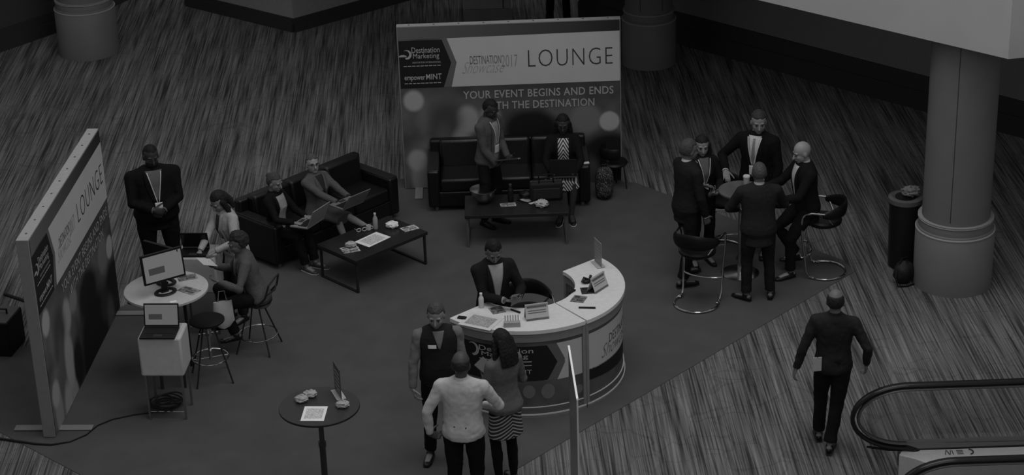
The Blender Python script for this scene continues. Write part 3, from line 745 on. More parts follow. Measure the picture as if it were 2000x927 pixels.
def coffee(label, loc, rz, W, D, h, m, top=mat(.018, .3)):
    t = thing('coffee_table', label, 'table', loc, rz)
    MB().box((0, 0, h-.02), (W, D, .04)).obj('tabletop', top, t, bevel=.003)
    for sx in (-1, 1):
        x = sx*(W/2-.03); s = .018
        for sy in (-1, 1): MB().box((x, sy*(D/2-.03), (h-.04)/2), (.028, .022, h-.04)).obj('leg', m, t, bevel=.002)
        MB().box((x, 0, .011), (.028, D-.04, .022)).obj('rail', m, t, bevel=.002); MB().box((x, 0, h-.052), (.028, D-.04, .022)).obj('rail', m, t, bevel=.002)
    return t
coffee('low black coffee table standing before the angled sofa', (-1.625, 21.77, .006), math.radians(43.3), 1.10, .70, .42, DARKMETAL)
coffee('low dark coffee table with grey legs before the rear sofa', (.065, 22.62, .006), 0, 1.24, .62, .42, mat(.12, .35, .4))

def tub_stool(label, loc, rz, h=.92, copy=None):
    t = thing('bar_stool', label, 'stool', loc, rz, 'black tub bar stools with chrome frames')
    g = MB(); pts = []; rr = []
    for i in range(25):
        a_ = math.radians(-12-156*i/24) if False else math.radians(188+164*i/24)
        rise = .5-.5*math.cos(2*PI*i/24)
        pts.append((.255*math.cos(a_), .265*math.sin(a_)+.02, h-.11+.035*rise)); rr.append((.035+.055*math.sin(PI*i/24)**.7, .019))
    g.tube(pts, rr, 12, hint=(0, 0, 1), rnd=True); g.obj('backrest', BLACK, t)
    g = MB(); g.lathe([(.02, h-.31), (.17, h-.31), (.205, h-.285), (.21, h-.255), (.19, h-.235), (.02, h-.228)], (0, .0, 0), 28); g.obj('seat', BLACK, t)
    for sx in (-1, 1):
        x = sx*.258
        g = MB(); g.tube([(x, -.02, h-.09), (x, .12, h-.085), (x*1.0, .19, h-.10), (x*.98, .225, h-.15), (x*.95, .235, h-.28), (x*.9, .21, h*.45), (x*.88, .17, .10), (x*.86, .13, .03), (x*.84, .05, .018)], .0125, 10, rnd=True)
        g.obj('upright', CHROME, t)
    g = MB(); g.tube([(.9*.258, .232, h-.27), (0, .20, h-.30), (-.9*.258, .232, h-.27)], .010, 8); g.tube([(.15, -.12, h-.27), (.24, -.05, h-.13)], .01, 8); g.tube([(-.15, -.12, h-.27), (-.24, -.05, h-.13)], .01, 8); g.obj('seat_support', CHROME, t)
    g = MB(); g.tube([(.25*math.cos(a_), .25*math.sin(a_)-.02, .016) for a_ in [math.radians(30-240*i/26) for i in range(27)]], .0135, 10, rnd=True); g.obj('floor_loop', CHROME, t)
    g = MB(); g.tube([(.228*math.cos(a_), .228-.10*math.sin(a_)*1.0+.0, .27) for a_ in [PI*i/14 for i in range(15)]], .0125, 10, rnd=True); g.obj('footrest', CHROME, t)
    return t
st = tub_stool('black tub bar stool standing empty left of the high table, its back to us', (2.05, 20.62, .006), math.radians(-25))
copy_tree(st, None, 'black tub bar stool right of the high table, beside the seated bald man', (3.56, 21.33, .006), math.radians(78))
copy_tree(st, None, 'black tub bar stool pushed in on the far side of the high table', (2.50, 21.98, .006), math.radians(192))
copy_tree(st, None, 'black tub bar stool inside the curve of the reception desk', (.14, 19.22, .006), math.radians(186))

def wire_stool(label, loc, rz, h, back, ring=True):
    t = thing('bar_stool', label, 'stool', loc, rz)
    MB().lathe([(.02, h-.045), (.16, h-.04), (.185, h-.02), (.185, h-.006), (.16, h), (.02, h)], seg=28).obj('seat', BLACK, t)
    for i in range(4):
        a_ = math.radians(45+90*i); MB().tube([(.07*math.cos(a_), .07*math.sin(a_), h-.04), (.27*math.cos(a_), .27*math.sin(a_), 0)], .009, 8).obj('leg', DARKMETAL, t)
    if ring:
        MB().tube([(.19*math.cos(q), .19*math.sin(q), h*.36) for q in [2*PI*i/30 for i in range(31)]], .010, 8).obj('foot_ring', CHROME, t)
        g = MB(); g.lathe([(.018, h*.33), (.018, h-.2), (.035, h-.19), (.035, h-.10), (.02, h-.09), (.02, h-.04)], seg=16)
        g.tube([(-.10, 0, h-.16), (.10, 0, h-.16)], .011, 8); g.tube([(0, -.10, h-.16), (0, .10, h-.16)], .011, 8); g.tube([(-.19, 0, h*.36), (.19, 0, h*.36)], .007, 8); g.obj('column', CHROME, t)
    else:
        g = MB(); g.tube([(.21*math.cos(q), .21*math.sin(q), h*.3) for q in [2*PI*i/30 for i in range(31)]], .007, 8); g.obj('foot_ring', CHROME, t)
    if back:
        g = MB(); g.tube([(-.17, -.08, h-.02), (-.18, -.19, h+.10), (-.15, -.23, h+.24), (0, -.255, h+.28), (.15, -.23, h+.24), (.18, -.19, h+.10), (.17, -.08, h-.02)], .011, 8)
        g.tube([(-.17, -.19, h+.12), (0, -.24, h+.13), (.17, -.19, h+.12)], .009, 8); g.obj('backrest', DARKMETAL, t)
    return t
wire_stool('empty black stool with a chrome foot ring beside the white pedestals', (-3.22, 19.22, .006), math.radians(15), .70, False)
wire_stool('thin-legged black bar stool carrying the seated person in grey', (-2.79, 19.88, .006), math.radians(75), .60, True, False)

# ------------------------------------------------------------ tables and pedestals
t = thing('round_table', 'round white table carrying the large monitor, beside the left sign wall', 'table', (-3.62, 19.28, .006))
MB().lathe([(.02, 1.01), (.42, 1.01), (.437, 1.018), (.437, 1.04), (.43, 1.045), (.02, 1.045)], seg=64).obj('tabletop', WHITEP, t, angle=50)
for a_ in (-112, -62, 60, 120):
    q = math.radians(a_); MB().tube([(.26*math.cos(q), .26*math.sin(q), 1.01), (.28*math.cos(q), .28*math.sin(q), 0)], .018, 10).obj('leg', DARKMETAL, t)
t = thing('round_table', 'high round table at the centre of the standing group, a paper cup on it', 'table', (2.62, 21.36, .006))
MB().lathe([(.02, 1.02), (.255, 1.02), (.265, 1.03), (.265, 1.045), (.26, 1.05), (.02, 1.05)], seg=64).obj('tabletop', mat(.10, .2), t)
MB().lathe([(.032, .02), (.032, 1.02)], seg=20).obj('pole', CHROME, t); MB().lathe([(.22, 0), (.22, .012), (.05, .03)], seg=40).obj('base', CHROME, t)
t = thing('round_table', 'small round dark table in the foreground with a sheet of paper on it', 'table', (-1.83, 16.61, .006))
MB().lathe([(.02, 1.035), (.362, 1.035), (.372, 1.042), (.372, 1.058), (.02, 1.060)], seg=72).obj('tabletop', mat(.038, .28), t)
MB().lathe([(.3705, 1.036), (.3745, 1.040), (.3745, 1.052), (.3705, 1.056)], seg=72).obj('edge_trim', mat(.012, .4), t)
g = MB(); g.lathe([(.030, .02), (.030, .62), (.036, .63), (.036, .68), (.024, .69), (.024, 1.035)], seg=20); g.obj('pole', mat(.08, .3, .7), t); MB().lathe([(.24, 0), (.24, .012), (.04, .03)], seg=40).obj('base', mat(.03, .4), t)

def pedestal(label, loc, rz):
    t = thing('pedestal', label, 'pedestal', loc, rz)
    MB().box((0, 0, .725), (.44, .37, .43)).obj('box', WHITEP, t, bevel=.022)
    MB().box((0, .02, .944), (.34, .27, .006)).obj('top_panel', mat(.30, .4), t, bevel=.003)
    for sx in (-1, 1):
        for sy in (-1, 1): MB().box((sx*.185, sy*.15, .26), (.022, .022, .52)).obj('leg', mat(.25, .3, .8), t)
    MB().box((0, -.15, .30), (.37, .01, .42)).obj('glass_panel', GLASS, t)
    return t
p1 = pedestal('white box pedestal on steel legs in front of the round white table', (-3.56, 18.51, .006), math.radians(-4))
copy_tree(p1, None, 'white box pedestal behind the round white table, near the standing woman', (-3.44, 20.42, .006), math.radians(-4))

# ------------------------------------------------------------ electronics
def screenmat(light, W, H):
    mt = bpy.data.materials.new('lit_screen'); mt.use_nodes = True; nt = mt.node_tree; b = nt.nodes['Principled BSDF']; N = nt.nodes.new; L = nt.links.new
    tc = N('ShaderNodeTexCoord'); sp = N('ShaderNodeSeparateXYZ'); L(tc.outputs['Object'], sp.inputs[0])
    def band(o, lo, hi):
        a_ = N('ShaderNodeMath'); a_.operation = 'GREATER_THAN'; L(o, a_.inputs[0]); a_.inputs[1].default_value = lo
        b2 = N('ShaderNodeMath'); b2.operation = 'LESS_THAN'; L(o, b2.inputs[0]); b2.inputs[1].default_value = hi
        m_ = N('ShaderNodeMath'); m_.operation = 'MULTIPLY'; L(a_.outputs[0], m_.inputs[0]); L(b2.outputs[0], m_.inputs[1]); return m_.outputs[0]
    m1 = N('ShaderNodeMath'); m1.operation = 'MULTIPLY'; L(band(sp.outputs[0], -.36*W, .02*W), m1.inputs[0]); L(band(sp.outputs[2], .30*H, .52*H), m1.inputs[1])
    mx = N('ShaderNodeMix'); L(m1.outputs[0], mx.inputs[0]); mx.inputs[2].default_value = light; mx.inputs[3].default_value = light*.25
    cb = N('ShaderNodeCombineColor'); [L(mx.outputs[0], cb.inputs[i]) for i in range(3)]
    L(cb.outputs[0], b.inputs['Emission Color']); b.inputs['Emission Strength'].default_value = 1; b.inputs['Base Color'].default_value = (.02, .02, .02, 1); b.inputs['Roughness'].default_value = .3
    return mt
SL = .25
def monitor(label, loc, rz, W, H, tilt=8, lit=True, group=None, ring=True):
    t = thing('monitor', label, 'monitor', loc, rz)
    M = Matrix.Translation((0, 0, .15)) @ Matrix.Rotation(math.radians(-tilt), 4, 'X')
    g = MB(); g.box((0, .012, H/2), (W, .03, H), 0, M); g.obj('housing', BLACK, t, bevel=.004)
    d = MB(); d.box((0, -.0045, H/2), (W-.04, .004, H-.045)); o = d.obj('display', screenmat(SL, W, H) if lit else SCREENK, t, smooth=False); o.matrix_local = M
    g = MB(); g.box((0, .06, .19), (.06, .03, .32)); g.obj('neck', BLACK, t, bevel=.004)
    g = MB(); g.tube([(.10*math.cos(q), .035+.075*math.sin(q), .012) for q in [2*PI*i/24 for i in range(25)]], (.010, .022), 8, hint=(0, 0, 1)); g.box((0, .06, .015), (.08, .04, .02)); g.obj('stand_foot', BLACK, t)
    return t
monitor('large monitor facing us on the round white table, screen lit', (-3.59, 19.14, 1.051), math.radians(32), .46, .32)
monitor('second monitor turned away behind the large one on the white table', (-3.62, 19.44, 1.051), math.radians(146), .47, .30)
def laptop(label, loc, rz, opn=100, W=.34, D=.24, lit=True, M0=None, c=mat(.05, .35), lidc=None, scr=None, cat_group=None):
    """loc: middle of the base underside; the user sits at local -Y"""
    t = thing('laptop', label, 'laptop', loc, rz)
    if M0 is not None: t.matrix_world = M0
    MB().box((0, 0, .010), (W, D, .018)).obj('base', c, t, bevel=.004)
    kb = MB(); kb.box((0, .03, .0200), (W*.86, D*.48, .002)); kb.obj('keyboard', BLACK, t); MB().box((0, -.075, .0198), (.09, .055, .001)).obj('touchpad', mat(.03, .3), t)
    M = Matrix.Translation((0, D/2-.004, .020)) @ Matrix.Rotation(math.radians(90-opn), 4, 'X') 
    l_ = MB(); l_.box((0, .004, D*.48), (W, .010, D*.96)); lo = l_.obj('lid', lidc or c, t, bevel=.003); lo.matrix_local = M
    d = MB(); d.box((0, -.0025, D*.49), (W*.92, .003, D*.82)); o = d.obj('display', screenmat(scr or SL*.8, W, D) if lit else SCREENK, lo, smooth=False)
    return t
laptop('black laptop with a lit screen on the front white pedestal', (-3.575, 18.42, .953), math.radians(-4), 104, .36, .25, c=BLACK)
laptop('dark laptop open on the rear white pedestal, facing the woman', (-3.47, 20.36, .953), math.radians(-4), 70, .30, .22, lit=False, c=BLACK)
def paper(label, loc, rz, w_=.21, d_=.28, th=.002, m=PAPER, name='paper_sheet', cat='paper', group=None, z2=None, lines=True):
    t = thing(name, label, cat, loc, rz, group)
    MB().box((0, 0, th/2), (w_, d_, th)).obj('sheet', m, t, smooth=False)
    if lines:
        g = MB(); g.box((0, 0, th+.0003), (w_*.76, d_*.70, .0005)); g.obj('print', mat(.5 if m is PAPER else .3, .7, 0, .4, 0, 60), t, smooth=False)
    return t
def magazine(label, loc, rz, w_=.21, d_=.27, tone=.35, group=None, th=.004):
    t = thing('brochure', label, 'brochure', loc, rz, group)
    MB().box((0, 0, th/2), (w_, d_, th)).obj('pages', mat(tone, .5, 0, .9, 0, 14), t, smooth=False)
    g = MB(); g.box((-w_*.2, d_*.25, th+.0004), (w_*.4, d_*.3, .0006)); g.box((w_*.15, -d_*.2, th+.0004), (w_*.5, d_*.25, .0006)); g.obj('cover_print', mat(tone*.3, .5, 0, .8, 0, 30), t, smooth=False)
    return t
def bottle(label, loc, h=.20, r=.032, m=mat(.42, .2), cap=.6):
    t = thing('bottle', label, 'bottle', loc)
    MB().lathe([(r*.9, 0), (r, .01), (r, h*.62), (r*.85, h*.70), (r*.42, h*.85), (r*.42, h*.90)], seg=20).obj('body', m, t)
    MB().lathe([(r*.5, h*.89), (r*.5, h)], seg=16).obj('cap', mat(cap, .4), t); return t
def crumple(label, loc, s=.09, name='tissue_bunch', m=PAPER, cat='tissue', group=None):
    g = MB(); rnd = random.Random(hash(label) % 1000 if False else len(label))
    g.ell((0, 0, s*.30), (s*.6, s*.5, s*.34), None, 22, 14, lambda d: 1+.35*noise.noise(d*2.3+V3((rnd.random()*9, 0, 0)))+.18*noise.noise(d*6))
    o = g.obj(name, m, None, loc=loc); return tag(o, label, cat, group)
def sign_holder(label, loc, rz, W, H, m=PAPER, th=.006, name='sign_holder'):
    t = thing(name, label, 'sign', loc, rz)
    MB().box((0, 0, H/2+.01), (W, th, H)).obj('card', m, t, smooth=False)
    g = MB()
    for i in range(5): g.box((0, -th/2-.0006, H*(.25+.14*i)), (W*.72, .001, H*.05))
    g.obj('print', mat(.25, .6), t, smooth=False)
    MB().box((0, 0, .006), (W, .09, .006)).obj('acrylic_foot', mat(.4, .1), t)
    return t

# round white table things
magazine('grey printed keyboard-like card near the rear rim of the white table', (-3.43, 19.52, 1.051), math.radians(20), .20, .13, .16)
magazine('printed leaflet on the front right of the white table', (-3.37, 19.20, 1.051), math.radians(-35), .22, .13, .2)
paper('small white slip at the front rim of the white table', (-3.50, 18.95, 1.051), .4, .07, .04, lines=False)
g = MB(); 
for k, (r_, dx) in enumerate(((.10, 0), (.13, .03), (.155, -.02), (.17, .01), (.12, -.04), (.145, .05))):
    g.tube([(dx+r_*math.cos(q), (r_*.9)*math.sin(q)+.01*math.sin(3*q+k), .014+.012*k+.006*math.sin(2*q+k)) for q in [2*PI*i/26 for i in range(27)]], .009, 6)
tag(g.obj('cable_coil', BLACK, None, loc=(-3.64, 18.66, .006)), 'tangled coil of black cable on the floor under the front pedestal', 'cable')
g = MB(); pts = [(-3.70, 18.52), (-3.95, 18.46), (-4.15, 18.38), (-4.28, 18.26), (-4.36, 18.08), (-4.50, 17.95), (-4.68, 17.90), (-4.85, 17.93), (-5.2, 18.05), (-5.7, 18.2)]
g.tube([(x, y, .016) for x, y in pts], [.007]*6+[.010]+[.012]*3, 8); tag(g.obj('cable', BLACK, None, loc=(0, 0, 0)), 'black cable running across the carpet from the coil to the left edge', 'cable')
g = MB(); g.tube([(-5.9, 21.45, .015), (-5.35, 21.05, .015), (-4.9, 20.55, .015), (-4.7, 20.35, .015)], .018, 8); tag(g.obj('cable_cover', BLACK, None), 'dark cable cover on the floor behind the left sign wall', 'cable')
# black case at left edge
t = thing('flight_case', 'black equipment case cut off by the left edge of the floor', 'case', (-5.62, 20.10, .0), math.radians(-10))
MB().box((0, 0, .21), (.34, .42, .40)).obj('case_body', BLACK, t, bevel=.01)
g = MB(); g.box((0, 0, .41), (.32, .40, .02)); g.obj('lid', mat(.07, .5), t, bevel=.004)
g = MB(); g.tube([(-.08, .02, .42), (-.08, .02, .47), (.08, .02, .47), (.08, .02, .42)], .012, 8); g.obj('handle', BLACK, t)
t = thing('power_adapter', 'small adapter and wires on the floor at the far foot of the left sign', 'adapter', (-4.36, 21.13, .006))
MB().box((0, 0, .02), (.11, .05, .035)).obj('brick', mat(.3, .4), t, bevel=.005)
g = MB(); g.tube([(.10*math.cos(q)+.04, .07*math.sin(q), .02+.015*math.sin(3*q)) for q in [2*PI*i/20 for i in range(21)]], .006, 6); g.tube([(-.05, .05, .01), (0, .10, .03), (.08, .09, .01), (.12, .0, .03)], .006, 6); g.obj('wire', BLACK, t)

# foreground round table things
paper('white printed sheet lying on the foreground round table', (-1.865, 16.46, 1.067), math.radians(-4), .215, .27)
for i, (x, y, lb) in enumerate(((-2.00, 16.70, 'crumpled wrapped sweet left on the foreground round table, nearest its left rim'), (-1.925, 16.79, 'crumpled wrapped sweet behind the sheet on the foreground round table'), (-1.61, 16.57, 'crumpled wrapped sweets at the right of the foreground round table'))):
    crumple(lb, (x, y, 1.067), .10, 'wrapped_sweet', mat(.34, .4), 'sweet')
sign_holder('thin dark sign holder standing on the foreground round table', (-1.665, 16.80, 1.067), math.radians(-70), .21, .30, mat(.07, .3))
# tall poster stand in the foreground
t = thing('poster_stand', 'tall thin white poster panel seen edge-on in the foreground', 'sign', (.515, 15.5, 0), math.radians(92))
MB().box((.5, 0, .86), (1.0, .012, 1.58)).obj('panel', mat(.16, .3), t, bevel=.002)
MB().box((.5, 0, 1.655), (1.0, .018, .012)).obj('top_edge', mat(.85, .4), t); MB().box((-.004, 0, .86), (.008, .014, 1.58)).obj('side_edge', mat(.5, .4), t)
for x in (.15, .85): MB().box((x, 0, .015), (.05, .40, .03)).obj('foot', GREYFRAME, t, bevel=.004)

# desk items (desk top z = 1.0)
bottle('small clear water bottle on the left half of the desk', (-.335, 18.68, 1.001), .16, .028, mat(.5, .15), .75)
for x, y, r_, tn, lb in ((-.175, 18.60, 20, .16, 'dark square leaflet near the man at the desk'), (.66, 18.79, -20, .14, 'grey leaflet left of the sign on the right half of the desk'), (.76, 18.98, 5, .03, 'black booklet on the right half of the desk behind the grey leaflet')):
    magazine(lb, (x, y, 1.001), math.radians(r_), .14, .15, tn)
paper('large light desk pad sheet on the left half of the desk', (-.34, 18.36, 1.001), math.radians(-28), .36, .30, .003, mat(.55, .6))
tag(MB().box((0, 0, .008), (.09, .05, .016)).obj('phone', BLACK, None, bevel=.006, loc=(-.53, 18.445, 1.001), rz=-.35), 'small black phone at the left tip of the desk', 'phone')
for i, (x, y, r_, l_, lb) in enumerate(((.01, 18.55, -.7, .12, 'black marker by the stand-up card on the desk'), (.735, 18.57, -.12, .17, 'long black marker on the right half of the desk'), (.60, 18.95, .9, .10, 'black pen lying behind the leaflet near the inner desk rim'))):
    g = MB(); g.lathe([(.009, 0), (.009, l_*.7), (.010, l_*.7), (.010, l_)], seg=12); o = g.obj('marker_body', BLACK, None)
    t = thing('marker', lb, 'pen', (x, y, 1.011), r_); o.parent = t; o.name = 'barrel'; o.rotation_euler = (0, PI/2, 0); o.location = (-l_/2, 0, 0)
    MB().lathe([(.0105, 0), (.0105, .004)], seg=12).obj('clip', DARKMETAL, t, loc=(0, 0, 0))
# candle-like row of pens in holder
t = thing('card_holder', 'low clear holder filled with upright cards on the desk, left of the tent card', 'holder', (-.03, 18.25, 1.001), math.radians(2))
MB().box((0, -.02, .025), (.165, .05, .05)).obj('tray', mat(.30, .2), t, bevel=.003)
g = MB(); [g.box((-.065+.026*i, .02, .055), (.012, .008, .10)) for i in range(6)]; g.obj('card', mat(.5, .4), t, smooth=False)
def tent(label, loc, rz, W, H):
    t = thing('tent_card', label, 'sign', loc, rz)
    for s in (-1, 1):
        M = Matrix.Translation((0, s*.055, 0)) @ Matrix.Rotation(math.radians(s*22), 4, 'X')
        g = MB(); g.box((0, 0, H/2), (W, .003, H), 0, M); g.obj('panel', mat(.42, .5), t, smooth=False)
        if s < 0:
            g = MB(); g.box((0, -.0025, H*.80), (W*.86, .001, H*.12), 0, M); g.box((0, -.0025, H*.58), (W*.8, .001, H*.05), 0, M); g.box((0, -.0025, H*.45), (W*.8, .001, H*.05), 0, M); g.box((-.0, -.0025, H*.07), (W*.98, .001, H*.12), 0, M); g.obj('print', mat(.12, .5), t, smooth=False)
    return t
tent('wide white tent card on the left half of the desk, facing out', (.22, 18.40, 1.001), math.radians(12), .235, .17)
tent('white tent card on the right half of the desk, facing sideways', (.865, 19.02, 1.001), math.radians(52), .235, .17)
sign_holder('tall upright sign holder at the far right end of the desk', (.90, 19.60, 1.001), math.radians(-70), .19, .27, mat(.22, .3))
g = MB(); g.tube([(-.05, 0, .02), (-.02, .03, .05), (.03, .01, .03), (.06, .04, .06)], .016, 8); g.ell((0, 0, .02), (.05, .03, .02)); o = g.obj('cloth_pouch', BLACK, None, loc=(.76, 19.16, 1.001), rz=.3); tag(o, 'crumpled black pouch behind the sideways tent card on the desk', 'pouch')

# angled coffee table things (top z .426)
ZC = .427
paper('white printed sheets in the middle of the angled coffee table', (-1.62, 21.72, ZC), math.radians(-42), .24, .36)
magazine('lower of the two brochures at the near end of the angled coffee table', (-1.86, 21.44, ZC), math.radians(20), .20, .13, .30)
magazine('upper brochure lying across another at the near end of the angled coffee table', (-1.88, 21.49, ZC+.005), math.radians(35), .19, .12, .36)
crumple('crumpled tissue standing on the brochures of the angled coffee table', (-1.86, 21.52, ZC+.010), .10, 'tissue_bunch', mat(.4, .7))
crumple('light crumpled tissue towards the right end of the angled coffee table', (-1.41, 22.05, ZC), .12)
magazine('patterned brochure at the right end of the angled coffee table', (-1.20, 22.00, ZC), math.radians(30), .19, .13, .4)
bottle('small clear bottle on the angled coffee table beside the crossed foot', (-1.60, 22.03, ZC), .20, .030, mat(.3, .2), .5)
t = thing('glasses', 'pair of white-rimmed glasses on the angled coffee table', 'glasses', (-1.76, 21.96, ZC), math.radians(20))
g = MB()
for sx in (-1, 1): g.tube([(sx*.034+.026*math.cos(q), 0, .024+.020*math.sin(q)) for q in [2*PI*i/16 for i in range(17)]], .004, 6)
g.obj('frame', mat(.6, .3), t); g = MB(); [g.tube([(sx*.06, 0, .03), (sx*.058, .10, .006)], .003, 6) for sx in (-1, 1)]; g.obj('temple', mat(.6, .3), t)
t = thing('mug', 'small white cup on the angled coffee table beside the clear bottle', 'cup', (-1.68, 22.00, ZC)); MB().lathe([(.02, 0), (.028, .005), (.032, .06), (.028, .06), (.024, .01)], seg=20).obj('cup_body', mat(.5, .3), t); MB().tube([(.03, 0, .05), (.05, 0, .045), (.05, 0, .02), (.028, 0, .015)], .004, 6).obj('handle', mat(.5, .3), t)

# rear coffee table things
t = thing('bowl', 'shiny round metal bowl at the left end of the rear coffee table', 'bowl', (-.33, 22.70, ZC))
MB().lathe([(.05, 0), (.09, .03), (.135, .10), (.15, .17), (.156, .175), (.146, .17), (.12, .10), (.07, .03), (.02, .012)], seg=40).obj('bowl_body', mat(.35, .28, 1), t); MB().lathe([(.149, .168), (.160, .172), (.160, .178), (.149, .180)], seg=40).obj('rim', CHROME, t)
bottle('dark drinking bottle between the bowl and the bag on the rear coffee table', (.0, 22.72, ZC), .22, .036, mat(.012, .3), .05)
magazine('light brochure lying in front of the dark bottle on the rear coffee table', (-.035, 22.60, ZC), math.radians(6), .19, .10, .3)
paper('folded white paper leaning beside the black bag on the rear coffee table', (.215, 22.70, ZC), math.radians(40), .10, .20, .003, mat(.5, .7))
crumple('crumpled light paper in front of the black bag on the rear coffee table', (.37, 22.52, ZC), .13, 'crumpled_paper', mat(.4, .7), 'paper')
t = thing('laptop_bag', 'black zipped bag with handles standing on the rear coffee table', 'bag', (.43, 22.74, ZC), math.radians(3))
MB().box((0, 0, .12), (.40, .14, .24)).obj('bag_body', mat(.012, .7, 0, .2, .4, 60), t, bevel=.035); g = MB()
for s in (-1, 1): g.tube([(-.09, s*.05, .23), (-.08, s*.055, .30), (.08, s*.055, .30), (.09, s*.05, .23)], .009, 8)
g.obj('handle', BLACK, t); MB().box((0, -.071, .10), (.32, .012, .13)).obj('pocket', mat(.02, .5), t, bevel=.005); MB().tube([(-.19, 0, .236), (.19, 0, .236)], .005, 6).obj('zip', mat(.15, .4, .8), t)
MB().box((0, 0, .245), (.02, .02, .02)).obj('buckle', CHROME, t)
t = thing('strap_bag', 'small soft black pouch with a loose strap beside the black bag on the table', 'bag', (.20, 22.80, ZC)); MB().ell((0, 0, .05), (.10, .07, .05), None, 18, 12, lambda d: 1+.2*noise.noise(d*2)).obj('pouch_body', BLACK, t); MB().tube([(-.09, 0, .05), (-.12, -.08, .01), (0, -.17, .008), (.10, -.12, .01)], .008, 6).obj('strap', BLACK, t)
t = thing('badge_card', 'small white card lying on the right arm of the rear sofa', 'card', (.95, 23.50, .568), .2); MB().box((0, 0, .003), (.07, .06, .005)).obj('card', PAPER, t, smooth=False); MB().box((0, .02, .0058), (.05, .01, .001)).obj('print', PG, t, smooth=False)
# patterned backpack and chair right of rear sofa
t = thing('backpack', 'black and white patterned backpack on the floor right of the rear sofa', 'backpack', (1.18, 23.68, .006), .1)
MB().ell((0, 0, .21), (.115, .09, .21), None, 24, 16, lambda d: 1/(abs(d.x)**3.2+abs(d.y)**3.2+abs(d.z)**3.2)**(1/3.2)).obj('pack_body', (lambda mt: mt)(stripemat('speckled_fabric', .008, .22, 9, 'DIAGONAL', .8, .95)), t)
sp_ = bpy.data.materials['speckled_fabric'].node_tree.nodes['Wave Texture']; sp_.inputs['Distortion'].default_value = 14; sp_.inputs['Detail Scale'].default_value = 3
MB().ell((0, -.09, .13), (.08, .03, .09), None, 16, 10).obj('front_pocket', bpy.data.materials['speckled_fabric'], t); MB().tube([(-.03, .02, .41), (-.03, .02, .45), (.03, .02, .45), (.03, .02, .41)], .008, 8).obj('handle', BLACK, t)
t = thing('chair', 'black round-backed chair right of the patterned backpack, beside the rear sign wall', 'chair', (1.32, 24.0, .006), math.radians(-60)); t.scale = (.82, .82, .92)
MB().lathe([(.02, .36), (.20, .36), (.22, .385), (.20, .41), (.02, .415)], seg=24).obj('seat', BLACK, t)
g = MB(); g.tube([(0.20*math.cos(q), 0.20*math.sin(q), .56) for q in [math.radians(190+160*i/18) for i in range(19)]], (.08, .018), 10, hint=(0, 0, 1), rnd=True); g.obj('backrest', BLACK, t)
for q in (45, 135, 225, 315): MB().tube([(.15*math.cos(math.radians(q)), .15*math.sin(math.radians(q)), .36), (0.20*math.cos(math.radians(q)), 0.20*math.sin(math.radians(q)), 0)], .010, 8).obj('leg', DARKMETAL, t)
MB().tube([(-.2, -.02, .55), (-.17, .0, .40)], .010, 8).obj('bracket', CHROME, t)
# things on the high table
def cup(label, loc, h=.12, m=mat(.45, .5), lid=.55):
    t = thing('paper_cup', label, 'cup', loc); MB().lathe([(.027, 0), (.029, .004), (.038, h)], seg=24).obj('cup_body', m, t); MB().lathe([(.041, h-.004), (.041, h+.006), (.036, h+.014), (.034, h+.014), (.034, h+.010)], seg=24).obj('lid', mat(lid, .4), t); return t
cup('white takeaway cup with a lid standing on the high table', (2.68, 21.40, 1.056), .14)
tag(MB().box((0, 0, .005), (.07, .14, .009)).obj('phone', BLACK, None, bevel=.004, loc=(2.60, 21.24, 1.056), rz=.5), 'black phone lying on the high table beside the cup', 'phone')

# bin, bag
t = thing('trash_bin', 'tall black round bin with a light rim beside the thick column', 'bin', (4.51, 21.45, 0))
MB().lathe([(.155, 0), (.165, .01), (.185, .84), (.02, .84)], seg=40).obj('bin_body', mat(.010, .35), t)
MB().lathe([(.188, .80), (.197, .81), (.197, .86), (.16, .875), (.12, .86)], seg=40).obj('rim', mat(.09, .35), t); MB().lathe([(.12, .80), (.12, .868)], seg=30).obj('opening', BLACK, t)
crumple('light crumpled rubbish sticking out of the tall black bin', (4.57, 21.45, .875), .17, 'rubbish', mat(.16, .7), 'rubbish')
t = thing('handbag', 'soft black bag on the floor between the bin and the thick column', 'bag', (4.44, 20.99, 0), .5)
MB().ell((0, 0, .13), (.13, .10, .14), None, 24, 16, lambda d: 1+.15*noise.noise(d*2.2)).obj('bag_body', mat(.012, .6, 0, .2, .4, 50), t); MB().tube([(-.10, 0, .20), (-.16, -.05, .12), (-.15, -.08, .02), (-.05, -.12, .01), (.05, -.12, .015)], .010, 8).obj('strap', BLACK, t)
MB().tube([(-.07, 0, .25), (-.04, 0, .31), (.04, 0, .31), (.07, 0, .25)], .009, 8).obj('handle', BLACK, t)

